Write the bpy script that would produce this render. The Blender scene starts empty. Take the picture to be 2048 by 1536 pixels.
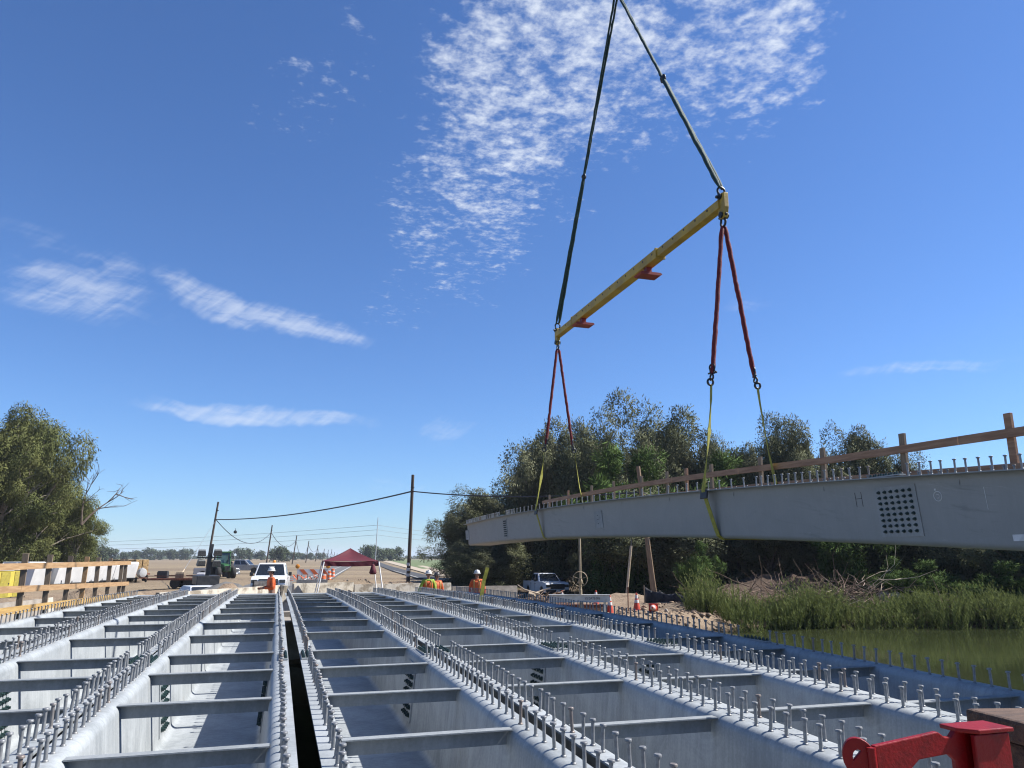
import bpy, bmesh, math, random
import numpy as np
from mathutils import Vector, Matrix

R = math.radians
random.seed(7)
rng = np.random.default_rng(7)
scene = bpy.context.scene
C = scene.collection

# ------------------------------------------------------------------ camera
CAM_H = 1.03
YAW = R(16.95)
PITCH = R(13.0)
cam_d = bpy.data.cameras.new('camera')
cam_d.sensor_width = 36.0
cam_d.lens = 36.0 * 1500.0 / 2048.0
cam_d.clip_start = 0.05
cam_d.clip_end = 9000
cam = bpy.data.objects.new('camera', cam_d)
cam.location = (0, 0, CAM_H)
cam.rotation_euler = (R(90) + PITCH, 0, -YAW)
C.objects.link(cam)
scene.camera = cam

# ------------------------------------------------------------------ sun
SUN_EL, SUN_AZ = R(47), R(99)          # azimuth clockwise from +Y
sv = Vector((math.sin(SUN_AZ) * math.cos(SUN_EL), math.cos(SUN_AZ) * math.cos(SUN_EL), math.sin(SUN_EL)))
sd = bpy.data.lights.new('sun', 'SUN')
sd.energy = 5.0
sd.angle = R(0.53)
sd.color = (1.0, 0.965, 0.915)
sun = bpy.data.objects.new('sun', sd)
sun.rotation_euler = sv.to_track_quat('Z', 'Y').to_euler()
C.objects.link(sun)

# ------------------------------------------------------------------ exposure
vs = scene.view_settings
vs.view_transform = 'Standard'
vs.look = 'None'
vs.exposure = 1.04
vs.gamma = 1.0
vs.use_curve_mapping = False

cy_ = scene.cycles
cy_.filter_width = 1.15
cy_.max_bounces = 6
cy_.diffuse_bounces = 3
cy_.glossy_bounces = 3
cy_.transmission_bounces = 2
cy_.volume_bounces = 0
cy_.transparent_max_bounces = 4
cy_.caustics_reflective = False
cy_.caustics_refractive = False

# ------------------------------------------------------------------ world: sky and clouds
world = bpy.data.worlds.new('World')
scene.world = world
world.use_nodes = True
WT = world.node_tree
for n in list(WT.nodes):
    WT.nodes.remove(n)


class NG:
    """small helper that writes math into a node tree"""
    def __init__(self, tree):
        self.t = tree

    def new(self, kind, **kw):
        n = self.t.nodes.new(kind)
        for k, v in kw.items():
            setattr(n, k, v)
        return n

    def put(self, sock, v):
        if hasattr(v, 'is_linked') or isinstance(v, bpy.types.NodeSocket):
            self.t.links.new(v, sock)
        else:
            sock.default_value = v

    def m(self, op, a, b=0.0, c=0.0, clamp=False):
        n = self.new('ShaderNodeMath', operation=op, use_clamp=clamp)
        self.put(n.inputs[0], a)
        self.put(n.inputs[1], b)
        if op in ('MULTIPLY_ADD', 'SMOOTH_MIN', 'SMOOTH_MAX'):
            self.put(n.inputs[2], c)
        return n.outputs[0]

    def ramp(self, v, lo, hi, a=0.0, b=1.0, kind='SMOOTHSTEP'):
        n = self.new('ShaderNodeMapRange', interpolation_type=kind)
        self.put(n.inputs[0], v)
        for i, x in enumerate((lo, hi, a, b)):
            self.put(n.inputs[1 + i], x)
        return n.outputs[0]

    def noise(self, vec, scale, detail=4.0, rough=0.55, dist=0.0, dims='3D', w=None):
        n = self.new('ShaderNodeTexNoise', noise_dimensions=dims)
        if vec is not None:
            self.put(n.inputs['Vector'], vec)
        n.inputs['Scale'].default_value = scale
        n.inputs['Detail'].default_value = detail
        n.inputs['Roughness'].default_value = rough
        n.inputs['Distortion'].default_value = dist
        return n.outputs[0]

    def xyz(self, x, y, z):
        n = self.new('ShaderNodeCombineXYZ')
        for i, v in enumerate((x, y, z)):
            self.put(n.inputs[i], v)
        return n.outputs[0]

    def sep(self, v):
        n = self.new('ShaderNodeSeparateXYZ')
        self.put(n.inputs[0], v)
        return n.outputs

    def mix(self, f, a, b, blend='MIX'):
        n = self.new('ShaderNodeMix', data_type='RGBA', blend_type=blend)
        self.put(n.inputs[0], f)
        self.put(n.inputs[6], a if not isinstance(a, tuple) else (*a[:3], 1))
        self.put(n.inputs[7], b if not isinstance(b, tuple) else (*b[:3], 1))
        return n.outputs[2]


g = NG(WT)
sky = g.new('ShaderNodeTexSky', sky_type='NISHITA')
sky.sun_disc = False
sky.sun_elevation = SUN_EL
sky.sun_rotation = SUN_AZ
sky.altitude = 0
sky.air_density = 1.0
sky.dust_density = 0.15
sky.ozone_density = 3.0
hs = g.new('ShaderNodeHueSaturation')
hs.inputs['Saturation'].default_value = 1.0
hs.inputs['Value'].default_value = 1.0
WT.links.new(sky.outputs[0], hs.inputs['Color'])
tc = g.new('ShaderNodeTexCoord')
dx, dy, dz = g.sep(tc.outputs['Generated'])
# bearing and elevation tangents measured from the bridge's outlook
cy, sy = math.cos(YAW), math.sin(YAW)
lat = g.m('SUBTRACT', g.m('MULTIPLY', dx, cy), g.m('MULTIPLY', dy, sy))
fwd = g.m('ADD', g.m('MULTIPLY', dx, sy), g.m('MULTIPLY', dy, cy))
az = g.m('ARCTAN2', lat, fwd)
hor = g.m('SQRT', g.m('ADD', g.m('MULTIPLY', lat, lat), g.m('MULTIPLY', fwd, fwd)))
el = g.m('ARCTAN2', dz, hor)
zc = g.m('MAXIMUM', dz, 0.03)
pl = g.xyz(g.m('DIVIDE', dx, zc), g.m('DIVIDE', dy, zc), 0.0)      # cloud layer plane


def wob(amount, seed):
    n = g.noise(g.xyz(g.m('ADD', az, seed), el, seed), 9.0, 4.0, 0.6)
    return g.m('MULTIPLY', g.m('SUBTRACT', n, 0.5), amount)


wa, we = wob(0.10, 3.1), wob(0.045, 9.7)
az2, el2 = g.m('ADD', az, wa), g.m('ADD', el, we)


def blob(ca, ce, ra, re, rot=0.0, a=None, e=None):
    """soft ellipse in bearing/elevation (radians)"""
    a = az2 if a is None else a
    e = el2 if e is None else e
    A = g.m('SUBTRACT', a, ca)
    E = g.m('SUBTRACT', e, ce)
    c, s = math.cos(rot), math.sin(rot)
    u = g.m('DIVIDE', g.m('ADD', g.m('MULTIPLY', A, c), g.m('MULTIPLY', E, s)), ra)
    v = g.m('DIVIDE', g.m('SUBTRACT', g.m('MULTIPLY', E, c), g.m('MULTIPLY', A, s)), re)
    d = g.m('ADD', g.m('MULTIPLY', u, u), g.m('MULTIPLY', v, v))
    return g.ramp(d, 0.0, 1.0, 1.0, 0.0)


def px(x, y):
    u, v = x - 1024.0, y - 768.0
    up = -(v * math.cos(PITCH) - 1500 * math.sin(PITCH))
    f = 1500 * math.cos(PITCH) + v * math.sin(PITCH)
    return math.atan2(u, f), math.atan2(up, math.hypot(u, f))


def union(bl):
    o = bl[0]
    for b in bl[1:]:
        o = g.m('MAXIMUM', o, b)
    return o


# fleecy altocumulus sheet, thickest high up and thinning out to the lower left
alt = union([blob(*px(1170, -20), 0.36, 0.30), blob(*px(1010, 180), 0.19, 0.25, 0.2), g.m('MULTIPLY', blob(*px(950, 370), 0.14, 0.20, 0.5), 0.88), blob(*px(1150, 130), 0.24, 0.16),
             g.m('MULTIPLY', blob(*px(880, 480), 0.11, 0.18, 0.8), 0.74), g.m('MULTIPLY', blob(*px(800, 590), 0.10, 0.10, 0.9), 0.56), g.m('MULTIPLY', blob(*px(1480, 40), 0.22, 0.20), 0.95),
             g.m('MULTIPLY', blob(*px(1080, 330), 0.18, 0.14), 0.66), g.m('MULTIPLY', blob(*px(1380, 190), 0.20, 0.11), 0.68), g.m('MULTIPLY', blob(*px(610, 210), 0.19, 0.10, 0.55), 0.60),
             g.m('MULTIPLY', blob(*px(700, 110), 0.08, 0.12, 0.0), 0.58), blob(0.10, 0.98, 0.6, 0.42)])
n1 = g.noise(pl, 22.0, 3.0, 0.55, 0.1)
n3 = g.noise(pl, 62.0, 3.0, 0.6, 0.0)
n2 = g.noise(pl, 6.5, 3.0, 0.5, 0.0)
cell = g.m('ADD', g.m('MULTIPLY', n1, 0.50), g.m('ADD', g.m('MULTIPLY', n2, 0.32), g.m('MULTIPLY', n3, 0.26)))
thr = g.m('SUBTRACT', 0.80, g.m('MULTIPLY', alt, 0.37))
ac = g.ramp(g.m('SUBTRACT', cell, thr), -0.02, 0.30)
ac = g.m('MULTIPLY', ac, g.ramp(alt, 0.0, 0.3))
# wispy cirrus, drawn out along the wind
ci_v = g.xyz(g.m('MULTIPLY', g.m('ADD', az2, g.m('MULTIPLY', el2, 0.9)), 8.0), g.m('MULTIPLY', g.m('ADD', el2, g.m('MULTIPLY', az, 0.10)), 60.0), 0.0)
cn = g.noise(ci_v, 1.0, 6.0, 0.66, 0.35)
fib = g.noise(g.xyz(g.m('MULTIPLY', g.m('SUBTRACT', az, g.m('MULTIPLY', el, 1.1)), 70.0), g.m('MULTIPLY', el, 24.0), 4.0), 1.0, 4.0, 0.6, 0.3)
cn = g.m('ADD', g.m('MULTIPLY', cn, 0.58), g.m('MULTIPLY', fib, 0.42))
cir = union([g.m('MULTIPLY', blob(*px(150, 588), 0.14, 0.048, -0.04), 0.72), g.m('MULTIPLY', blob(*px(240, 548), 0.05, 0.035), 0.6),
             g.m('MULTIPLY', blob(*px(425, 604), 0.10, 0.030, -0.34), 0.86), g.m('MULTIPLY', blob(*px(590, 648), 0.15, 0.026, -0.16), 0.82),
             g.m('MULTIPLY', blob(*px(450, 822), 0.15, 0.018, -0.03), 0.84), g.m('MULTIPLY', blob(*px(610, 838), 0.13, 0.016, -0.06), 0.74), g.m('MULTIPLY', blob(*px(895, 851), 0.06, 0.030), 0.56),
             g.m('MULTIPLY', blob(*px(1510, 608), 0.06, 0.018), 0.45), g.m('MULTIPLY', blob(*px(1850, 737), 0.14, 0.012, -0.03), 0.62),
             g.m('MULTIPLY', blob(*px(800, 968), 0.10, 0.015), 0.42), g.m('MULTIPLY', blob(*px(120, 500), 0.12, 0.022, -0.3), 0.45), blob(-1.4, 0.4, 0.3, 0.05, -0.2), blob(1.5, 0.3, 0.4, 0.04, 0.1)])
ci = g.m('MULTIPLY', g.ramp(g.m('ADD', cn, g.m('MULTIPLY', cir, 0.40)), 0.58, 1.0), g.ramp(cir, 0.0, 0.9))
cover = g.m('MAXIMUM', g.m('MULTIPLY', ac, 0.88), g.m('MULTIPLY', ci, 0.55))
cover = g.m('MULTIPLY', cover, g.ramp(dz, 0.02, 0.12))
cloud_col = (7.4, 8.0, 9.0)
tint = g.mix(1.0, hs.outputs[0], (0.72, 0.98, 1.38), 'MULTIPLY')
skyc = g.mix(cover, tint, cloud_col)
bg = g.new('ShaderNodeBackground')
WT.links.new(skyc, bg.inputs[0])
bg.inputs[1].default_value = 0.0555
wo = g.new('ShaderNodeOutputWorld')
WT.links.new(bg.outputs[0], wo.inputs[0])


# ------------------------------------------------------------------ placing helpers
def bearing(col):
    return YAW + math.atan((col - 1024.0) / 1539.4)


def spot(col, dist, z=0.0):
    """ground position at a compass bearing and a horizontal distance from the camera stand"""
    b = bearing(col)
    return Vector((dist * math.sin(b), dist * math.cos(b), z))


def zat(row, dist):
    """height seen at a row near the horizon for a thing that stands dist metres away"""
    return CAM_H + (1114.0 - row) / 1539.4 * dist


# ------------------------------------------------------------------ materials
MATS = {}
ALB = 0.80          # overall reflectance level under the exposure chosen above


def mat(name, base, rough=0.6, metal=0.0, second=None, scale=6.0, amount=0.5, bump=0.0, bscale=40.0, detail=5.0,
        stretch=(1, 1, 1), world_space=False, lo=0.35, hi=0.65, spec=0.5, coat=0.0, trans=0.0):
    if name in MATS:
        return MATS[name]
    mt = bpy.data.materials.new(name)
    mt.use_nodes = True
    t = mt.node_tree
    b = t.nodes['Principled BSDF']
    q = NG(t)
    if world_space:
        vec = q.new('ShaderNodeNewGeometry').outputs['Position']
    else:
        vec = q.new('ShaderNodeTexCoord').outputs['Object']
    mp = q.new('ShaderNodeMapping')
    mp.inputs['Scale'].default_value = stretch
    t.links.new(vec, mp.inputs[0])
    vec = mp.outputs[0]
    if second is None:
        second = tuple(c * (1 - amount * 0.5) for c in base)
    base, second = tuple(c * ALB for c in base), tuple(c * ALB for c in second)
    f = q.ramp(q.noise(vec, scale, detail, 0.6), lo, hi)
    col = q.mix(f, base, second)
    t.links.new(col, b.inputs['Base Color'])
    b.inputs['Roughness'].default_value = rough
    b.inputs['Metallic'].default_value = metal
    b.inputs['Specular IOR Level'].default_value = spec
    if coat:
        b.inputs['Coat Weight'].default_value = coat
        b.inputs['Coat Roughness'].default_value = 0.08
    if bump:
        bn = q.new('ShaderNodeBump')
        bn.inputs['Strength'].default_value = bump
        bn.inputs['Distance'].default_value = 0.02
        t.links.new(q.noise(vec, bscale, 4.0, 0.6), bn.inputs['Height'])
        t.links.new(bn.outputs[0], b.inputs['Normal'])
    MATS[name] = mt
    return mt


def galvanized(name, tint=1.0, streak=0.0, rough=0.42, metal=0.55, mottle=1.0):
    mt = bpy.data.materials.new(name)
    mt.use_nodes = True
    t = mt.node_tree
    b = t.nodes['Principled BSDF']
    q = NG(t)
    ob = q.new('ShaderNodeTexCoord').outputs['Object']
    x, y, z = q.sep(ob)
    big = q.noise(ob, 1.7, 6.0, 0.65, 0.8)
    runs = q.noise(q.xyz(q.m('MULTIPLY', x, 14.0), q.m('MULTIPLY', y, 26.0), q.m('MULTIPLY', z, 1.6)), 1.0, 4.0, 0.6)
    fine = q.noise(ob, 60.0, 3.0, 0.6)
    f = q.m('ADD', q.m('MULTIPLY', big, 0.6), q.m('ADD', q.m('MULTIPLY', runs, 0.28), q.m('MULTIPLY', fine, 0.2)))
    f = q.ramp(f, 0.36, 0.74, 0.5 - 0.5 * mottle, 0.5 + 0.5 * mottle)
    col = q.mix(f, (0.192 * tint, 0.209 * tint, 0.215 * tint), (0.350 * tint, 0.370 * tint, 0.376 * tint))
    dirt = q.m('MULTIPLY', q.ramp(q.noise(ob, 0.9, 6.0, 0.7, 1.5), 0.55, 0.72), q.ramp(q.noise(ob, 9.0, 4.0, 0.6), 0.35, 0.65))
    col = q.mix(q.m('MULTIPLY', dirt, 0.38 if not streak else 0.12), col, (0.17, 0.145, 0.115))
    if streak:
        sx = q.xyz(q.m('MULTIPLY', x, 3.0), q.m('ADD', q.m('MULTIPLY', y, 0.9), q.m('MULTIPLY', z, 1.4)), q.m('ADD', q.m('MULTIPLY', z, 11.0), q.m('MULTIPLY', y, -2.0)))
        s1 = q.ramp(q.noise(sx, 1.3, 6.0, 0.7, 0.6), 0.53, 0.70)
        s2 = q.ramp(q.noise(ob, 0.55, 2.0, 0.5), 0.42, 0.62)
        col = q.mix(q.m('MULTIPLY', q.m('MULTIPLY', s1, s2), streak), col, (0.13, 0.14, 0.15))
        s3 = q.ramp(q.noise(sx, 2.1, 5.0, 0.7, 1.2), 0.60, 0.75)
        col = q.mix(q.m('MULTIPLY', s3, streak * 0.45), col, (0.42, 0.43, 0.44))
    t.links.new(col, b.inputs['Base Color'])
    b.inputs['Metallic'].default_value = metal
    t.links.new(q.ramp(f, 0, 1, rough + 0.14, rough, 'LINEAR'), b.inputs['Roughness'])
    bn = q.new('ShaderNodeBump')
    bn.inputs['Strength'].default_value = 0.12
    bn.inputs['Distance'].default_value = 0.01
    t.links.new(q.m('ADD', fine, q.m('MULTIPLY', runs, 0.6)), bn.inputs['Height'])
    t.links.new(bn.outputs[0], b.inputs['Normal'])
    MATS[name] = mt
    return mt


galv = galvanized('galvanized_steel', 1.0, 0.0, 0.52, 0.06)
galv_lift = galvanized('galvanized_steel_scuffed', 0.78, 0.6, 0.5, 0.1, 0.2)
galv_plate = galvanized('galvanized_plate', 0.84, 0.3, 0.5, 0.1, 0.6)
galv_angle = galvanized('galvanized_angle', 0.80, 0.0, 0.6, 0.0)
galv_stud = mat('stud_steel', (0.31, 0.32, 0.325), 0.5, 0.3, (0.20, 0.205, 0.21), 25.0)
_t = galv_stud.node_tree
_q = NG(_t)
_b = _t.nodes['Principled BSDF']
_r = _q.new('ShaderNodeObjectInfo').outputs['Random']
_src = _b.inputs['Base Color'].links[0].from_socket
_c1 = _q.mix(_q.ramp(_r, 0.0, 1.0, 0.0, 0.35, 'LINEAR'), _src, (0.15, 0.15, 0.15))
_t.links.new(_q.mix(_q.m('MULTIPLY', _q.ramp(_r, 0.86, 0.98), 0.55), _c1, (0.16, 0.105, 0.07)), _b.inputs['Base Color'])
bolt_m = mat('bolt_dark_green_wax', (0.018, 0.045, 0.045), 0.45, 0.3, (0.03, 0.06, 0.06), 30)
lumber = mat('new_lumber', (0.46, 0.29, 0.145), 0.75, 0, (0.34, 0.20, 0.09), 3.0, stretch=(9, 0.7, 9), bump=0.2, bscale=20)
lumber_y = mat('yellow_lumber', (0.52, 0.34, 0.11), 0.75, 0, (0.40, 0.24, 0.08), 3.0, stretch=(9, 0.7, 9), bump=0.2, bscale=20)
lumber_g = mat('weathered_lumber', (0.27, 0.205, 0.14), 0.85, 0, (0.17, 0.13, 0.09), 3.0, stretch=(9, 9, 0.7), bump=0.25, bscale=20)
lumber_r = mat('reddish_lumber', (0.40, 0.235, 0.14), 0.8, 0, (0.28, 0.155, 0.09), 3.0, stretch=(9, 0.7, 9), bump=0.2, bscale=20)
concrete = mat('concrete', (0.34, 0.305, 0.255), 0.9, 0, (0.23, 0.20, 0.165), 2.5, bump=0.4, bscale=18)
concrete_w = mat('chipped_concrete', (0.52, 0.475, 0.39), 0.9, 0, (0.25, 0.21, 0.155), 2.2, bump=0.8, bscale=9, lo=0.5, hi=0.62, detail=9)
white_p = mat('white_paint', (0.78, 0.79, 0.80), 0.35, 0, (0.68, 0.69, 0.70), 1.5, coat=0.3)
white_s = mat('white_sheet', (0.76, 0.76, 0.75), 0.55, 0, (0.66, 0.66, 0.65), 1.2)
silver_p = mat('silver_paint', (0.46, 0.48, 0.50), 0.35, 0.4, coat=0.3)
glass_d = mat('dark_glass', (0.012, 0.015, 0.018), 0.06, 0.0, (0.02, 0.025, 0.03), spec=0.8)
rubber = mat('rubber', (0.018, 0.018, 0.018), 0.85, 0, (0.03, 0.028, 0.025), 6)
dark_m = mat('black_metal', (0.025, 0.025, 0.028), 0.5, 0.3, (0.05, 0.05, 0.05), 5)
chrome = mat('worn_chrome', (0.5, 0.5, 0.5), 0.3, 0.9)
orange_v = mat('hi_vis_orange', (0.72, 0.125, 0.02), 0.7, 0, (0.52, 0.09, 0.02), 9, bump=0.5, bscale=14)
lime_v = mat('hi_vis_lime', (0.34, 0.48, 0.04), 0.7, 0, (0.24, 0.36, 0.03), 9)
tape_v = mat('reflective_tape', (0.50, 0.36, 0.10), 0.4)
pants_m = mat('work_pants', (0.07, 0.075, 0.085), 0.9, 0, (0.045, 0.045, 0.05), 8)
skin_m = mat('skin', (0.34, 0.19, 0.13), 0.6, 0, (0.28, 0.15, 0.10), 8)
boot_m = mat('boot_leather', (0.10, 0.06, 0.035), 0.8)
hat_m = mat('white_hard_hat', (0.75, 0.75, 0.72), 0.35, coat=0.2)
hatd_m = mat('dark_hard_hat', (0.08, 0.07, 0.065), 0.4)
hair_m = mat('dark_hair', (0.02, 0.015, 0.012), 0.9)
yellow_p = mat('yellow_beam_paint', (0.52, 0.35, 0.03), 0.55, 0, (0.36, 0.245, 0.04), 2.5, bump=0.1)
red_p = mat('red_paint', (0.25, 0.003, 0.005), 0.45, 0, (0.16, 0.004, 0.005), 9.0, spec=0.3, bump=0.15, bscale=60, lo=0.45, hi=0.7)
red_o = mat('red_oxide_paint', (0.30, 0.03, 0.022), 0.55, 0, (0.20, 0.025, 0.02), 4.0)
red_s = mat('red_sling', (0.20, 0.010, 0.013), 0.8, 0, (0.11, 0.007, 0.010), 30, bump=0.8, bscale=40)
green_s = mat('green_sling', (0.012, 0.06, 0.052), 0.75, 0, (0.006, 0.028, 0.026), 20, bump=0.6, bscale=40)
strap_m = mat('yellow_webbing', (0.36, 0.34, 0.035), 0.75, 0, (0.25, 0.235, 0.03), 14, bump=0.3, bscale=80)
shackle_m = mat('shackle_steel', (0.05, 0.055, 0.06), 0.45, 0.6)
pole_m = mat('creosote_pole', (0.055, 0.038, 0.028), 0.9, 0, (0.10, 0.07, 0.05), 3.0, stretch=(6, 6, 0.4), bump=0.4)
pole_new = mat('bare_wood_pole', (0.33, 0.225, 0.135), 0.85, 0, (0.20, 0.13, 0.08), 3.0, stretch=(6, 6, 0.4), bump=0.4)
wire_m = mat('wire', (0.03, 0.03, 0.035), 0.6)
wire_far = mat('aluminium_wire', (0.25, 0.26, 0.27), 0.5)
pale_pole = mat('pale_steel_pole', (0.55, 0.56, 0.57), 0.5)
maroon = mat('maroon_canvas', (0.11, 0.004, 0.016), 0.75, 0, (0.08, 0.003, 0.012), 3.0, bump=0.15, bscale=10)
cone_o = mat('cone_orange', (0.60, 0.055, 0.02), 0.55, 0, (0.45, 0.05, 0.02), 6)
cone_w = mat('cone_white_band', (0.76, 0.74, 0.70), 0.5, 0, (0.55, 0.53, 0.50), 6)
toilet_y = mat('yellow_plastic', (0.62, 0.50, 0.08), 0.5, 0, (0.52, 0.42, 0.07), 3)
tractor_g = mat('tractor_green', (0.03, 0.13, 0.035), 0.45)
rim_y = mat('yellow_rim', (0.65, 0.52, 0.06), 0.5)
hay_m = mat('straw', (0.34, 0.23, 0.10), 0.95, 0, (0.16, 0.10, 0.045), 6, bump=1.0, bscale=18)
tank_w = mat('white_tank', (0.55, 0.56, 0.55), 0.6, 0, (0.42, 0.42, 0.41), 2)
rust = mat('rusty_steel', (0.20, 0.07, 0.035), 0.85, 0.1, (0.10, 0.04, 0.025), 8, bump=0.3)
beige_pipe = mat('beige_pipe', (0.42, 0.33, 0.21), 0.6, 0, (0.32, 0.25, 0.16), 5)
gate_white = mat('gate_white', (0.62, 0.63, 0.62), 0.5, 0, (0.50, 0.50, 0.49), 4)
ink = mat('black_lettering', (0.02, 0.02, 0.02), 0.6)
fabric_b = mat('black_silt_fabric', (0.012, 0.013, 0.017), 0.8, 0, (0.022, 0.022, 0.028), 5, bump=0.5, bscale=30)
rock_m = mat('pale_rock', (0.50, 0.44, 0.36), 0.9, 0, (0.34, 0.29, 0.23), 4, bump=0.7, bscale=12)
brush_m = mat('dead_branch', (0.24, 0.16, 0.105), 0.9, 0, (0.11, 0.07, 0.045), 5)
brush_p = mat('pale_split_wood', (0.58, 0.47, 0.34), 0.85, 0, (0.42, 0.32, 0.21), 5)
bark_m = mat('bark', (0.16, 0.12, 0.09), 0.95, 0, (0.09, 0.065, 0.05), 5, bump=0.6, bscale=12)
bark_w = mat('pale_bark', (0.36, 0.31, 0.25), 0.9, 0, (0.20, 0.16, 0.12), 5, bump=0.4, bscale=12)
timber_d = mat('dark_timber', (0.12, 0.065, 0.038), 0.85, 0, (0.06, 0.033, 0.022), 4, stretch=(1, 6, 6), bump=0.6, bscale=14)
amber = mat('amber_lens', (0.80, 0.30, 0.03), 0.3, coat=0.4)
stripe_o = mat('barricade_orange', (0.78, 0.16, 0.04), 0.5, 0, (0.62, 0.13, 0.04), 6)
chalk = mat('chalk', (0.72, 0.74, 0.75), 0.9)
asphalt = mat('asphalt', (0.10, 0.098, 0.095), 0.9, 0, (0.15, 0.145, 0.135), 0.6, world_space=True, bump=0.2, bscale=30)
asphalt_n = mat('new_asphalt', (0.045, 0.045, 0.047), 0.9, 0, (0.06, 0.06, 0.06), 0.6, world_space=True, bump=0.2, bscale=30)
line_w = mat('road_paint', (0.62, 0.61, 0.57), 0.8, 0, (0.42, 0.41, 0.38), 3, world_space=True)
crop_m = mat('crop_green', (0.10, 0.15, 0.045), 0.95, 0, (0.14, 0.16, 0.06), 0.05, world_space=True)
lamp_gl = mat('lamp_glass', (0.16, 0.16, 0.15), 0.25, 0.2, (0.08, 0.08, 0.08), 12)


def foliage(name, a, b, c, scale=0.6, trans=0.14):
    mt = bpy.data.materials.new(name)
    mt.use_nodes = True
    t = mt.node_tree
    q = NG(t)
    for n in list(t.nodes):
        t.nodes.remove(n)
    at = q.new('ShaderNodeAttribute', attribute_name='tone')
    f = at.outputs['Fac']
    pos = q.new('ShaderNodeNewGeometry').outputs['Position']
    big = q.ramp(q.noise(pos, scale, 3.0, 0.6), 0.35, 0.65)
    col = q.mix(f, a, b)
    col = q.mix(q.m('MULTIPLY', big, 0.55), col, c)
    d = q.new('ShaderNodeBsdfPrincipled')
    t.links.new(col, d.inputs['Base Color'])
    d.inputs['Roughness'].default_value = 0.9
    d.inputs['Specular IOR Level'].default_value = 0.08
    tr = q.new('ShaderNodeBsdfTranslucent')
    t.links.new(col, tr.inputs[0])
    mx = q.new('ShaderNodeMixShader')
    mx.inputs[0].default_value = trans
    t.links.new(d.outputs[0], mx.inputs[1])
    t.links.new(tr.outputs[0], mx.inputs[2])
    out = q.new('ShaderNodeOutputMaterial')
    t.links.new(mx.outputs[0], out.inputs[0])
    MATS[name] = mt
    return mt


leaf_tam = foliage('tamarisk_foliage', (0.080, 0.088, 0.050), (0.145, 0.148, 0.088), (0.082, 0.094, 0.045), 0.35)
leaf_grn = foliage('fresh_green_foliage', (0.042, 0.075, 0.02), (0.085, 0.13, 0.036), (0.055, 0.088, 0.026), 0.5)
leaf_euc = foliage('eucalyptus_foliage', (0.065, 0.08, 0.028), (0.125, 0.138, 0.05), (0.10, 0.097, 0.034), 0.3)
leaf_far = foliage('far_foliage', (0.05, 0.07, 0.04), (0.09, 0.11, 0.06), (0.06, 0.08, 0.045), 0.1)
leaf_reed = foliage('reed_foliage', (0.065, 0.09, 0.026), (0.175, 0.20, 0.066), (0.11, 0.13, 0.04), 0.8, 0.3)


# ------------------------------------------------------------------ object helpers
def tag(o, label=None, cat=None, group=None, kind=None):
    if label:
        o['label'] = label
    if cat:
        o['category'] = cat
    if group:
        o['group'] = group
    if kind:
        o['kind'] = kind
    return o


def thing(name, label, cat, loc=(0, 0, 0), rz=0.0, group=None):
    o = bpy.data.objects.new(name, None)
    o.empty_display_size = 0.2
    o.location = loc
    o.rotation_euler = (0, 0, rz)
    C.objects.link(o)
    return tag(o, label, cat, group)


def link(name, me, parent=None, loc=None, rot=None, scale=None):
    o = bpy.data.objects.new(name, me)
    C.objects.link(o)
    if parent is not None:
        o.parent = parent
    if loc is not None:
        o.location = loc
    if rot is not None:
        o.rotation_euler = rot
    if scale is not None:
        o.scale = scale
    return o


def copy_tree(o, parent=None):
    c = o.copy()
    C.objects.link(c)
    if parent is not None:
        c.parent = parent
    for ch in list(o.children):
        copy_tree(ch, c)
    return c


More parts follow.
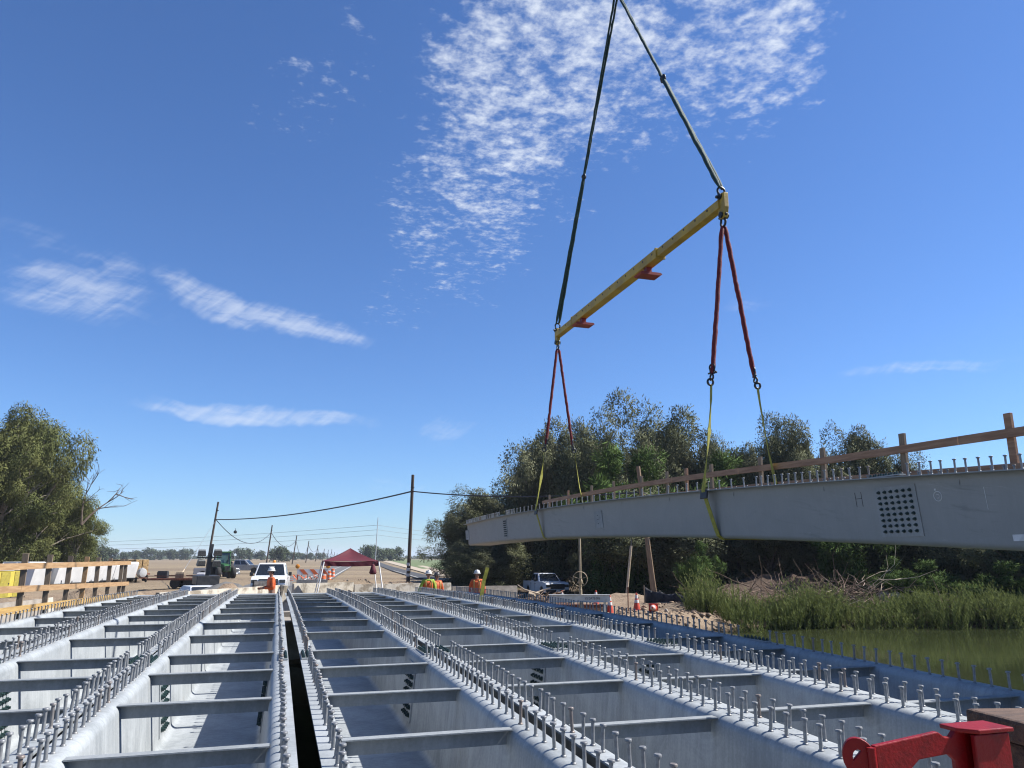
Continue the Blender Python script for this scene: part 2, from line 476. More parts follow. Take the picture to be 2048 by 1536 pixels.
class MB:
    """collects simple solids into one mesh"""
    def __init__(self):
        self.v, self.f = [], []

    def add(self, vs_, fs_):
        k = len(self.v)
        self.v += [tuple(p) for p in vs_]
        self.f += [tuple(i + k for i in q_) for q_ in fs_]
        return self

    def box(self, c, s, rot=None, taper=1.0):
        hx, hy, hz = s[0] / 2, s[1] / 2, s[2] / 2
        p = [(-hx, -hy, -hz), (hx, -hy, -hz), (hx, hy, -hz), (-hx, hy, -hz),
             (-hx * taper, -hy * taper, hz), (hx * taper, -hy * taper, hz), (hx * taper, hy * taper, hz), (-hx * taper, hy * taper, hz)]
        m = Matrix.Identity(3)
        if rot is not None:
            m = Matrix.Rotation(rot[2], 3, 'Z') @ Matrix.Rotation(rot[1], 3, 'Y') @ Matrix.Rotation(rot[0], 3, 'X')
        c = Vector(c)
        return self.add([m @ Vector(a) + c for a in p],
                        [(0, 3, 2, 1), (4, 5, 6, 7), (0, 1, 5, 4), (1, 2, 6, 5), (2, 3, 7, 6), (3, 0, 4, 7)])

    def bar(self, a, b, w, h, up=(0, 0, 1)):
        """rectangular bar from a to b, w across, h along up"""
        a, b = Vector(a), Vector(b)
        d = (b - a).normalized()
        u = Vector(up)
        s = d.cross(u)
        if s.length < 1e-4:
            s = d.cross(Vector((1, 0, 0)))
        s.normalize()
        u = s.cross(d).normalized()
        p = []
        for q_ in (a, b):
            for i, j in ((-1, -1), (1, -1), (1, 1), (-1, 1)):
                p.append(q_ + s * (i * w / 2) + u * (j * h / 2))
        return self.add(p, [(0, 1, 2, 3), (7, 6, 5, 4), (0, 4, 5, 1), (1, 5, 6, 2), (2, 6, 7, 3), (3, 7, 4, 0)])

    def tube(self, pts, rad, n=8, caps=True):
        pts = [Vector(p) for p in pts]
        if not hasattr(rad, '__len__'):
            rad = [rad] * len(pts)
        rings = []
        prev = None
        for i, p in enumerate(pts):
            d = (pts[min(i + 1, len(pts) - 1)] - pts[max(i - 1, 0)])
            d.normalize()
            if prev is None:
                ref = Vector((0, 0, 1)) if abs(d.z) < 0.9 else Vector((1, 0, 0))
                s = d.cross(ref).normalized()
            else:
                s = (prev - d * prev.dot(d)).normalized()
            prev = s
            u = s.cross(d)
            rings.append([p + (s * math.cos(2 * math.pi * k / n) + u * math.sin(2 * math.pi * k / n)) * rad[i] for k in range(n)])
        vs_ = [q_ for r_ in rings for q_ in r_]
        fs_ = []
        for i in range(len(pts) - 1):
            for k in range(n):
                k2 = (k + 1) % n
                fs_.append((i * n + k, i * n + k2, (i + 1) * n + k2, (i + 1) * n + k))
        if caps:
            fs_.append(tuple(range(n))[::1])
            fs_.append(tuple((len(pts) - 1) * n + k for k in range(n))[::-1])
        return self.add(vs_, fs_)

    def lathe(self, prof, n=16, c=(0, 0, 0), axis='Z', cap=True):
        """prof: list of (radius, height)"""
        vs_ = []
        for r_, h in prof:
            for k in range(n):
                a = 2 * math.pi * k / n
                p = (r_ * math.cos(a), r_ * math.sin(a), h)
                if axis == 'X':
                    p = (p[2], p[0], p[1])
                elif axis == 'Y':
                    p = (p[1], p[2], p[0])
                vs_.append((p[0] + c[0], p[1] + c[1], p[2] + c[2]))
        fs_ = []
        for i in range(len(prof) - 1):
            for k in range(n):
                k2 = (k + 1) % n
                fs_.append((i * n + k, i * n + k2, (i + 1) * n + k2, (i + 1) * n + k))
        if cap:
            fs_.append(tuple(range(n))[::-1])
            fs_.append(tuple((len(prof) - 1) * n + k for k in range(n)))
        return self.add(vs_, fs_)

    def prism(self, poly, d0, d1, axis='Y'):
        """polygon (a,b) pulled from d0 to d1 along axis"""
        n = len(poly)

        def P(a, b, d):
            return {'Y': (a, d, b), 'X': (d, a, b), 'Z': (a, b, d)}[axis]
        vs_ = [P(a, b, d0) for a, b in poly] + [P(a, b, d1) for a, b in poly]
        fs_ = [tuple(range(n)), tuple(range(2 * n - 1, n - 1, -1))]
        for i in range(n):
            j = (i + 1) % n
            fs_.append((j, i, n + i, n + j))
        return self.add(vs_, fs_)

    def torus(self, c, R_, r_, n=20, k=8, axis='Y', a0=0.0, a1=2 * math.pi):
        pts = []
        full = abs(a1 - a0 - 2 * math.pi) < 1e-6
        for i in range(n + 1):
            a = a0 + (a1 - a0) * i / n
            p = {'Y': (R_ * math.cos(a), 0, R_ * math.sin(a)), 'X': (0, R_ * math.cos(a), R_ * math.sin(a)), 'Z': (R_ * math.cos(a), R_ * math.sin(a), 0)}[axis]
            pts.append((p[0] + c[0], p[1] + c[1], p[2] + c[2]))
        return self.tube(pts, r_, k, caps=not full)

    def ball(self, c, r_, n=10, sq=(1, 1, 1)):
        prof = []
        m_ = max(4, n // 2)
        vs_, fs_ = [], []
        for i in range(m_ + 1):
            t_ = math.pi * i / m_
            for k in range(n):
                a = 2 * math.pi * k / n
                vs_.append((c[0] + r_ * sq[0] * math.sin(t_) * math.cos(a), c[1] + r_ * sq[1] * math.sin(t_) * math.sin(a), c[2] - r_ * sq[2] * math.cos(t_)))
        for i in range(m_):
            for k in range(n):
                k2 = (k + 1) % n
                fs_.append((i * n + k, i * n + k2, (i + 1) * n + k2, (i + 1) * n + k))
        return self.add(vs_, fs_)

    def mesh(self, name, mt, smooth=None):
        me = bpy.data.meshes.new(name)
        me.from_pydata(self.v, [], self.f)
        me.materials.append(mt)
        bm = bmesh.new()
        bm.from_mesh(me)
        bmesh.ops.recalc_face_normals(bm, faces=bm.faces)
        bm.to_mesh(me)
        bm.free()
        if smooth is not None:
            me.shade_smooth()
            me.set_sharp_from_angle(angle=R(smooth))
        return me

    def build(self, name, mt, parent=None, smooth=None, loc=None, rot=None, bevel=0.0):
        o = link(name, self.mesh(name, mt, smooth), parent, loc, rot)
        if bevel:
            md = o.modifiers.new('bevel', 'BEVEL')
            md.width = bevel
            md.segments = 2
            md.limit_method = 'ANGLE'
        return o


def mesh_np(name, verts, faces, mt, tone=None, smooth=False):
    """fast mesh from numpy arrays; faces all of one size"""
    me = bpy.data.meshes.new(name)
    n, k = faces.shape
    me.vertices.add(len(verts))
    me.vertices.foreach_set('co', np.ascontiguousarray(verts, dtype=np.float32).ravel())
    me.loops.add(n * k)
    me.loops.foreach_set('vertex_index', np.ascontiguousarray(faces, dtype=np.int32).ravel())
    me.polygons.add(n)
    me.polygons.foreach_set('loop_start', np.arange(0, n * k, k, dtype=np.int32))
    me.polygons.foreach_set('loop_total', np.full(n, k, dtype=np.int32))
    me.update(calc_edges=True)
    me.validate()
    if tone is not None:
        at = me.attributes.new('tone', 'FLOAT', 'POINT')
        at.data.foreach_set('value', np.ascontiguousarray(tone, dtype=np.float32))
    me.materials.append(mt)
    if smooth:
        me.shade_smooth()
    return me


# ------------------------------------------------------------------ terrain
_tab = np.random.default_rng(11).random((256, 256))


def vnoise(x, y):
    x = np.asarray(x, float)
    y = np.asarray(y, float)
    xi, yi = np.floor(x).astype(int), np.floor(y).astype(int)
    fx, fy = x - xi, y - yi
    fx, fy = fx * fx * (3 - 2 * fx), fy * fy * (3 - 2 * fy)
    a, b = _tab[xi % 256, yi % 256], _tab[(xi + 1) % 256, yi % 256]
    c, d = _tab[xi % 256, (yi + 1) % 256], _tab[(xi + 1) % 256, (yi + 1) % 256]
    return (a * (1 - fx) + b * fx) * (1 - fy) + (c * (1 - fx) + d * fx) * fy


def fbm(x, y, o=4):
    s, a = 0, 1.0
    for i in range(o):
        s = s + a * (vnoise(x * 2 ** i + 17 * i, y * 2 ** i + 31 * i) - 0.5)
        a *= 0.5
    return s


def sstep(x, a, b):
    t_ = np.clip((x - a) / (b - a), 0, 1)
    return t_ * t_ * (3 - 2 * t_)


BX = [-200, -60, -25, -9, -4.5, 6.5, 10, 16, 21, 26, 31, 60, 120, 300]
BY = [-40, 2, 9, 13, 23.5, 24.6, 26.0, 27.6, 29.2, 28.2, 26.6, 14.5, -14, -100]
WATER_Z = -2.0
mounds = [(spot(150, 36), 0.42, 2.4), (spot(205, 37), 0.32, 2.6), (spot(452, 40), 0.42, 1.8), (spot(480, 41), 0.40, 1.2), (spot(340, 44), 0.45, 3.5),
          (spot(300, 38), 0.3, 3.0), (spot(1350, 36), 0.35, 2.0), (spot(1235, 41), 0.3, 3.0), (spot(600, 64), 0.35, 5.0), (spot(770, 62), 0.3, 5.0)]


def hgt(x, y):
    x = np.asarray(x, float)
    y = np.asarray(y, float)
    s = y - np.interp(x, BX, BY) + 1.2 * fbm(x * 0.35, y * 0.35, 3)
    th = np.degrees(np.arctan2(x, np.maximum(y, 0.01)))
    r = np.hypot(x, y)
    plat = np.full_like(x, -1.25)
    plat = plat - 0.25 * (1 - sstep(th, -14, -4)) * sstep(r, 20, 40)
    lower = sstep(th, 13, 18) * sstep(r, 40, 62)
    plat = plat - 0.75 * lower
    lev = sstep(th, 28.5, 35) * sstep(s, 2.0, 15)
    plat = plat * (1 - sstep(th, 28, 34)) + sstep(th, 28, 34) * (-1.75) + lev * 1.5
    near = np.exp(-(r / 90.0) ** 2)
    plat = plat + near * 0.22 * fbm(x * 0.5, y * 0.5, 4) + lev * 0.8 * fbm(x * 0.9, y * 0.9, 5)
    for c, h, w in mounds:
        d2 = ((x - c.x) ** 2 + (y - c.y) ** 2) / (w * w)
        plat = plat + h * np.exp(-d2) * (1 + 0.9 * fbm(x * 0.9, y * 0.9, 4))
    # the canal
    z = plat * sstep(s, -0.9, 0.9) + (-4.0) * (1 - sstep(s, -0.9, 0.9))
    back = sstep(-y, 1.0, 6.0) * sstep(-s, 5, 12)              # near bank, behind the camera stand
    z = np.maximum(z, -4.0 + back * 2.6)
    z = z + 0.10 * fbm(x * 1.7, y * 1.7, 3) * sstep(s, -1, 1) * near
    return z


def hz(p):
    return float(hgt(np.array([p[0]]), np.array([p[1]]))[0])


def axis_pts(lo, hi, step, far, k=1.13):
    a = list(np.arange(lo, hi + step / 2, step))
    d, s = step, a[-1]
    while s < far:
        d *= k
        s += d
        a.append(s)
    d, s = step, a[0]
    pre = []
    while s > -far:
        d *= k
        s -= d
        pre.append(s)
    return np.array(pre[::-1] + a)


gx, gy = axis_pts(-34, 46, 0.4, 6500), axis_pts(2, 82, 0.4, 6500)
GX, GY = np.meshgrid(gx, gy, indexing='ij')
GZ = hgt(GX, GY)
verts = np.stack([GX.ravel(), GY.ravel(), GZ.ravel()], 1)
nx, ny = len(gx), len(gy)
ii = (np.arange(nx - 1)[:, None] * ny + np.arange(ny - 1)[None, :]).ravel()
faces = np.stack([ii, ii + ny, ii + ny + 1, ii + 1], 1)


def ground_material():
    mt = bpy.data.materials.new('dry_soil')
    mt.use_nodes = True
    t = mt.node_tree
    b = t.nodes['Principled BSDF']
    q = NG(t)
    pos = q.new('ShaderNodeNewGeometry').outputs['Position']
    x, y, z = q.sep(pos)
    n_a = q.noise(pos, 0.09, 5.0, 0.6)
    n_b = q.noise(pos, 0.9, 6.0, 0.65)
    n_c = q.noise(pos, 7.0, 6.0, 0.7)
    soil = q.mix(q.ramp(n_b, 0.40, 0.60), (0.245, 0.187, 0.128), (0.158, 0.115, 0.078))
    soil = q.mix(q.ramp(n_c, 0.45, 0.75), soil, (0.29, 0.222, 0.152))
    soil = q.mix(q.m('MULTIPLY', q.ramp(n_a, 0.45, 0.62), 0.5), soil, (0.22, 0.16, 0.112))
    # far fields: stubble bands that run across the view
    c, s = math.cos(YAW), math.sin(YAW)
    across = q.m('SUBTRACT', q.m('MULTIPLY', x, c), q.m('MULTIPLY', y, s))
    along = q.m('ADD', q.m('MULTIPLY', x, s), q.m('MULTIPLY', y, c))
    bands = q.noise(q.xyz(q.m('MULTIPLY', across, 0.004), q.m('MULTIPLY', along, 0.045), 0.0), 1.0, 5.0, 0.65)
    field = q.mix(q.ramp(bands, 0.35, 0.66), (0.225, 0.178, 0.115), (0.148, 0.112, 0.078))
    dist = q.m('SQRT', q.m('ADD', q.m('MULTIPLY', x, x), q.m('MULTIPLY', y, y)))
    # trampled levee and yard at the left are darker
    leftm = q.m('MULTIPLY', q.ramp(across, -8.0, -14.0), q.ramp(along, 52.0, 60.0))
    f = q.m('MAXIMUM', q.ramp(dist, 95.0, 150.0), q.m('MULTIPLY', leftm, 0.8))
    col = q.mix(f, soil, field)
    wet = q.ramp(z, -1.75, -1.95)
    col = q.mix(wet, col, (0.09, 0.065, 0.042))
    red = q.m('MULTIPLY', q.ramp(across, 10.0, 14.0), q.ramp(dist, 120.0, 90.0))  # right bank: brown soil, its colour darkened further to stand in for shade
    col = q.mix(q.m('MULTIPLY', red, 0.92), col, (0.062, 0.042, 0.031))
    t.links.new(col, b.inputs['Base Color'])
    b.inputs['Roughness'].default_value = 0.95
    b.inputs['Specular IOR Level'].default_value = 0.15
    bn = q.new('ShaderNodeBump')
    bn.inputs['Strength'].default_value = 0.7
    bn.inputs['Distance'].default_value = 0.12
    t.links.new(q.m('ADD', n_c, q.m('MULTIPLY', n_b, 1.2)), bn.inputs['Height'])
    t.links.new(bn.outputs[0], b.inputs['Normal'])
    return mt


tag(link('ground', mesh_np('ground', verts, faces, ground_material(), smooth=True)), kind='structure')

# water
wm = bpy.data.materials.new('canal_water')
wm.use_nodes = True
wt = wm.node_tree
wb = wt.nodes['Principled BSDF']
q = NG(wt)
wp = q.new('ShaderNodeNewGeometry').outputs['Position']
wcol = q.mix(q.ramp(q.noise(wp, 0.25, 3.0, 0.5), 0.3, 0.7), (0.034, 0.040, 0.016), (0.024, 0.030, 0.012))
wt.links.new(wcol, wb.inputs['Base Color'])
wb.inputs['Roughness'].default_value = 0.03
wb.inputs['IOR'].default_value = 1.33
bn = q.new('ShaderNodeBump')
bn.inputs['Strength'].default_value = 0.05
bn.inputs['Distance'].default_value = 0.05
wx, wy, wz = q.sep(wp)
wt.links.new(q.m('ADD', q.noise(q.xyz(q.m('MULTIPLY', wx, 1.0), q.m('MULTIPLY', wy, 2.2), 0.0), 1.1, 4.0, 0.6), q.noise(wp, 0.4, 2.0, 0.5)), bn.inputs['Height'])
wt.links.new(bn.outputs[0], wb.inputs['Normal'])
MB().add([(-160, -60, WATER_Z), (300, -60, WATER_Z), (300, 34, WATER_Z), (-160, 34, WATER_Z)], [(0, 1, 2, 3)]).build('canal_water', wm)
tag(bpy.data.objects['canal_water'], kind='structure')


def strip(name, pts, mt, lift=0.012, kind='structure', nacross=4):
    """a sheet laid on the ground between two rails of points [(left, right), ...]"""
    vv, ff = [], []
    for (a, b) in pts:
        for k in range(nacross + 1):
            t_ = k / nacross
            x, y = a[0] * (1 - t_) + b[0] * t_, a[1] * (1 - t_) + b[1] * t_
            vv.append((x, y, hz((x, y)) + lift))
    w_ = nacross + 1
    for i in range(len(pts) - 1):
        for k in range(nacross):
            ff.append((i * w_ + k, i * w_ + k + 1, (i + 1) * w_ + k + 1, (i + 1) * w_ + k))
    o = MB().add(vv, ff).build(name, mt)
    return tag(o, kind=kind)


RB = R(16.95) - math.atan(289 / 1539.4)          # bearing of the farm road
rd = (math.sin(RB), math.cos(RB))
rn = (math.cos(RB), -math.sin(RB))


def rp(off, along):
    return (rd[0] * along + rn[0] * off, rd[1] * along + rn[1] * off)


al = [37, 38, 39, 40, 41, 42, 43, 44, 45, 46, 48, 50, 52, 54, 57, 60, 64, 68, 74, 80, 90, 100, 115, 130, 150, 180, 220, 280, 360, 500, 800, 1500, 3500]
strip('farm_road', [(rp(-8.8, a), rp(-3.5, a)) for a in al], asphalt, 0.09, nacross=8)
strip('road_edge_line', [(rp(-3.95, a), rp(-3.78, a)) for a in al if a > 44], line_w, 0.10, nacross=1)
strip('road_centre_line', [(rp(-6.2, a), rp(-6.05, a)) for a in al if a > 60], line_w, 0.10, nacross=1)
da = [(52, 11.5), (56, 10.2), (60, 9.0), (66, 7.6), (74, 6.3), (86, 5.2), (100, 4.8), (130, 4.0), (200, 3.2), (400, 2.6), (900, 2.2)]
strip('detour_road', [(rp(o, a), rp(o + 2.6, a)) for a, o in da], asphalt_n, 0.10, nacross=6)
strip('detour_edge_line', [(rp(o + 0.3, a), rp(o + 0.42, a)) for a, o in da if a < 200], line_w, 0.112, nacross=1)
strip('green_field', [(rp(9 + a * 0.01, a), rp(140, a)) for a in (150, 200, 260, 330, 430, 560, 700)], crop_m, 0.14, nacross=6)
strip('pale_field_track', [(rp(8.2, a), rp(10.5 + a * 0.02, a)) for a in (90, 110, 150, 200, 300, 450)], mat('pale_dust', (0.46, 0.38, 0.28), 0.95, world_space=True, scale=0.5), 0.11)

# concrete abutments
ab = MB()
ab.box((1.2, 25.2, -2.0), (13.0, 2.2, 2.3))
ab.box((1.2, 26.6, -1.75), (13.6, 0.6, 2.1))
tag(ab.build('far_abutment', concrete), kind='structure')
ab = MB()
ab.box((1.2, 0.2, -2.4), (13.0, 5.0, 3.1))
tag(ab.build('near_abutment', concrete), kind='structure')

# ------------------------------------------------------------------ girders
GW, GD, GT = 1.32, 0.75, 0.012


def profile():
    r1_, r2_ = 0.07, 0.06
    d = Vector((-0.09, -0.99594))
    pts = [(GW / 2, 0.0, 0.0, 1.0)]
    a_end = 174.84
    for i in range(7):
        a = R(90 + (a_end - 90) * i / 6)
        pts.append((GW / 2 - 0.09 + r1_ * math.cos(a), -r1_ + r1_ * math.sin(a), math.cos(a), math.sin(a)))
    n_ = (-0.99594, 0.09)
    fz = -GD + GT
    pz = fz + r2_ * (1 - n_[1])
    p0 = Vector((pts[-1][0], pts[-1][1]))
    k = (p0.y - pz) / 0.99594
    p1 = p0 + d * k
    pts.append((p1.x, p1.y, n_[0], n_[1]))
    c = p1 + Vector(n_) * r2_
    a0 = math.atan2(-n_[1], -n_[0])
    for i in range(1, 6):
        a = a0 + (-math.pi / 2 - a0) * i / 5
        pts.append((c.x + r2_ * math.cos(a), c.y + r2_ * math.sin(a), -math.cos(a), -math.sin(a)))
    right = pts
    left = [(-x, z, -nx_, nz_) for x, z, nx_, nz_ in reversed(right)]
    return right + left, p0, p1


PROF, WEB_T, WEB_B = profile()


def tub_mesh(name, y0, y1, zt, yc, mt):
    ys = np.linspace(y0, y1, max(2, int((y1 - y0) / 0.5)))
    ring = [(x, z) for x, z, a, b in PROF] + [(x - a * GT, z - b * GT) for x, z, a, b in reversed(PROF)]
    n = len(ring)
    vv, ff = [], []
    for y in ys:
        for x, z in ring:
            vv.append((x, y - yc, z + zt(y)))
    for i in range(len(ys) - 1):
        for k in range(n):
            k2 = (k + 1) % n
            ff.append((i * n + k, i * n + k2, (i + 1) * n + k2, (i + 1) * n + k))
    m_ = len(PROF)
    for i, fl in ((0, 1), (len(ys) - 1, -1)):
        for k in range(m_ - 1):
            ff.append((i * n + k, i * n + k + 1, i * n + n - 2 - k, i * n + n - 1 - k)[::fl])
    return MB().add(vv, ff).mesh(name, mt, 35)


stud_me = MB().lathe([(0.0175, 0.0), (0.0165, 0.005), (0.0105, 0.010), (0.0105, 0.124), (0.0105, 0.128), (0.0190, 0.130), (0.0190, 0.139), (0.0165, 0.142)], 10).mesh('shear_stud', galv_stud, 40)
bolt_me = MB().lathe([(0.021, 0.0), (0.021, 0.004), (0.0165, 0.005), (0.0165, 0.019), (0.011, 0.020), (0.010, 0.032)], 6).mesh('bolt', bolt_m)
angle_me = MB().prism([(-0.075, 0.0), (0.0, 0.0), (0.0, -0.10), (-0.008, -0.10), (-0.008, -0.008), (-0.075, -0.008)], -0.517, 0.517, 'X').mesh('cross_angle', galv_angle)
lug_me = MB().lathe([(0.03, 0), (0.03, 0.01), (0.016, 0.012), (0.016, 0.09), (0.02, 0.095), (0.02, 0.12)], 8).mesh('lifting_bolt', dark_m)


def splice(root, yc, y, zt, outside, flange=True, cols=4, rows=7, mt_p=galv):
    """bolted field splice: web plates with bolts, and plates on the top flanges"""
    wdir = (WEB_B - WEB_T).normalized()
    for sgn in (-1, 1):
        cen = (WEB_T + WEB_B) / 2
        nrm = Vector((-0.99594, 0.09)) * (-1 if outside else 1)
        off = GT if outside else 0.0
        pc = cen + nrm * (off + 0.005)
        ang = math.atan2(wdir.x, -wdir.y)          # lean of the web
        L, H = 0.09 * cols + 0.06, 0.56
        pl_ = MB().box((0, 0, 0), (0.010, L, H)).build('splice_plate', mt_p, root)
        pl_.location = (sgn * pc.x, y - yc, pc.y + zt(y))
        pl_.rotation_euler = (0, sgn * -ang, 0)
        for i in range(cols):
            for j in range(rows):
                b = link('bolt', bolt_me, pl_)
                b.scale = (1, 1, 1) if outside else (1.25, 1.25, 1.25)
                b.location = (sgn * (1 if outside else -1) * 0.005, (i - (cols - 1) / 2) * 0.09, (j - (rows - 1) / 2) * H * 0.9 / rows)
                b.rotation_euler = (0, R(90) * sgn * (1 if outside else -1), 0)
        if flange:
            fp = MB().box((0, 0, 0), (0.085, 0.50, 0.012)).build('flange_plate', galv, root)
            fp.location = (sgn * (GW / 2 - 0.05), y - yc, zt(y) + 0.0065)
            for i in range(6):
                for j in (-1, 1):
                    b = link('bolt', bolt_me, fp)
                    b.location = (j * 0.022, (i - 2.5) * 0.078, 0.006)


def girder(label, xc, y0, y1, zt, angles, splices, stud_y, mt=galv, outside=False, name='tub_girder', group=None, plate=True):
    yc = (y0 + y1) / 2
    root = thing(name, label, 'girder', (xc, yc, 0), group=group)
    link('tub', tub_mesh('tub', y0, y1, zt, yc, mt), root)
    for y in angles:
        a = link('cross_angle', angle_me, root, (0, y - yc + random.uniform(-.01, .01), zt(y) - 0.013))
        a.rotation_euler = (0, random.uniform(-.004, .004), random.uniform(-.006, .006))
    if plate:
        MB().box((0, y1 - yc - 0.32, zt(y1 - 0.3) - 0.012), (1.02, 0.55, 0.012)).build('end_cover_plate', galv_angle, root)
    for y, cols, rows in splices:
        splice(root, yc, y, zt, outside, True, cols, rows, galv_plate if outside else galv)
    for sgn in (-1, 1):
        for y in stud_y:
            if any(abs(y - s[0]) < 0.27 for s in splices):
                continue
            s_ = link('shear_stud', stud_me, root, (sgn * (GW / 2 - 0.075 + random.uniform(-.006, .006)), y - yc + random.uniform(-.012, .012), zt(y)))
            s_.rotation_euler = (random.gauss(0, .032), random.gauss(0, .032), 0)
    for y in (y1 - 3.2, ):
        for sgn in (-1, 1):
            link('lifting_bolt', lug_me, root, (sgn * (GW / 2 - 0.03), y - yc, zt(y)))
    return root


def camber(y):
    return 0.12 * (1 - ((y - 13.5) / 11.5) ** 2) - 0.047


ANG = [3.4, 4.85, 6.27, 7.65, 8.9, 10.85, 12.75, 14.6, 16.3, 18.0, 19.6, 21.2, 22.6, 23.7]
edges = [(-3.87, 'galvanized tub girder farthest left, below the wooden safety railing'),
         (-2.50, 'galvanized tub girder between the outer left one and the sunlit one left of the gap'),
         (-1.15, 'galvanized tub girder directly left of the wide black gap, half its floor sunlit'),
         (0.285, 'galvanized tub girder directly right of the wide black gap'),
         (1.70, 'galvanized tub girder second to the right of the wide black gap'),
         (3.03, 'galvanized tub girder third to the right of the black gap, ending at the red clamp'),
         (4.36, 'galvanized tub girder nearest the water, in the shadow of the lifted girder')]
for i, (xl, lab) in enumerate(edges):
    ys = []
    y = 2.5 + random.uniform(0, .1)
    while y < 24.6:
        ys.append(y)
        y += 0.155 if i not in (0,) else 0.2
    ang = [a + (0.0 if 2 <= i <= 3 else random.uniform(-.06, .06)) for a in ANG]
    girder(lab, xl + GW / 2, 2.35, 24.8, camber, ang, [(8.3, 4, 7)], ys, group='girders already set on the abutments')


def lift_top(y):
    return 2.26 - 0.00177 * (y - 21.0) ** 2


LX = 7.08
sy_ = list(np.arange(2.6, 9.35, 0.146)) + list(np.arange(9.6, 21.0, 0.33)) + list(np.arange(21.1, 27.0, 0.14))
lifted = girder('long grey steel girder hanging from slings above the water, splice plate full of bolts', LX, 2.4, 27.15, lift_top,
                [4, 6, 8, 10, 12, 14, 16, 18, 20, 22, 24, 26], [(6.85, 6, 8), (22.3, 3, 8)], sy_, galv_lift, True, 'lifted_girder', None, False)
ly = (2.4 + 27.15) / 2
# small bearing plate with three holes on the side, end stub and patches
wd = (WEB_B - WEB_T).normalized()
wang = math.atan2(wd.x, -wd.y)
for y, w_, h_, nm in ((15.2, 0.42, 0.36, 'stiffener_plate'), (27.2, 0.5, 0.34, 'end_stub_plate')):
    cen = (WEB_T + WEB_B) / 2 + Vector((0.99594, -0.09)) * (GT + 0.006)
    o = MB().box((0, 0, 0), (0.012, w_, h_)).build(nm, galv_angle, lifted)
    o.location = (-cen.x, y - ly, cen.y + lift_top(y))
    o.rotation_euler = (0, wang, 0)
    for k in (-1, 0, 1):
        MB().box((-0.0065, 0.02, k * 0.085), (0.004, 0.05, 0.014)).build('slot', bolt_m, o)
for y, w_, h_, off in ((5.44, 0.16, 0.06, -0.25), (5.72, 0.004, 0.22, 0.12), (6.3, 0.02, 0.02, 0.22)):
    cen = (WEB_T + WEB_B) / 2 + Vector((0.99594, -0.09)) * (GT + 0.0015)
    o = MB().box((0, 0, 0), (0.002, w_, h_)).build('chalk_mark', chalk, lifted)
    o.location = (-cen.x + off * math.sin(wang), y - ly, cen.y + off + lift_top(y))
    o.rotation_euler = (0, wang, 0)
# chalked ring and grease-pencil H next to the plate
cen = (WEB_T + WEB_B) / 2 + Vector((0.99594, -0.09)) * (GT + 0.0015)
o = MB().torus((0, 0, 0), 0.05, 0.004, 20, 5, 'X').torus((0, 0, 0), 0.02, 0.003, 12, 5, 'X', R(60), R(300)).build('chalk_ring', chalk, lifted)
o.location = (-cen.x + 0.15 * math.sin(wang), 6.28 - ly, cen.y + 0.15 + lift_top(6.3))
o.rotation_euler = (0, wang, 0)
o = MB().box((0, 0.05, 0), (0.002, 0.006, 0.17)).box((0, -0.05, 0), (0.002, 0.006, 0.17)).box((0, 0, 0.01), (0.002, 0.1, 0.006)).build('pencil_letter', ink, lifted)
o.location = (-cen.x + 0.14 * math.sin(wang), 7.42 - ly, cen.y + 0.14 + lift_top(7.4))
o.rotation_euler = (0, wang, 0)


# ------------------------------------------------------------------ wooden safety railings
def railing(label, X, posts, ptop, pbot, rails, name='safety_railing', side=1, mats=(lumber_g, lumber)):
    root = thing(name, label, 'railing', (X, posts[0], 0))
    y00 = posts[0]
    for i, y in enumerate(posts):
        m_ = mats[0] if (i * 7) % 5 != 2 else mats[1]
        p = MB().box((0, 0, 0), (0.04, 0.09, ptop(y) - pbot(y))).build('post', m_, root, bevel=0.003)
        p.location = (0, y - y00, (ptop(y) + pbot(y)) / 2)
        p.rotation_euler = (random.gauss(0, .012), random.gauss(0, .012), R(90) if side > 0 else random.gauss(0, .03))
    for (zf, w_, m_, brk) in rails:
        ys = brk
        for a, b in zip(ys[:-1], ys[1:]):
            n = max(2, int((b - a) / 0.8))
            yy = np.linspace(a, b - 0.012, n)
            bm_ = MB()
            vv, ff = [], []
            for y in yy:
                zz = zf(y)
                for dx_, dz_ in ((0, -w_ / 2), (0.038, -w_ / 2), (0.038, w_ / 2), (0, w_ / 2)):
                    vv.append((dx_, y - y00, zz + dz_))
            for i in range(n - 1):
                for k in range(4):
                    k2 = (k + 1) % 4
                    ff.append((i * 4 + k, i * 4 + k2, (i + 1) * 4 + k2, (i + 1) * 4 + k))
            ff += [(0, 1, 2, 3), ((n - 1) * 4 + 3, (n - 1) * 4 + 2, (n - 1) * 4 + 1, (n - 1) * 4)]
            o = bm_.add(vv, ff).build('rail', m_, root)
            o.location = (0.023 if side > 0 else -0.062, 0, 0)
            if side > 0:
                o.location.x = 0.05
    return root


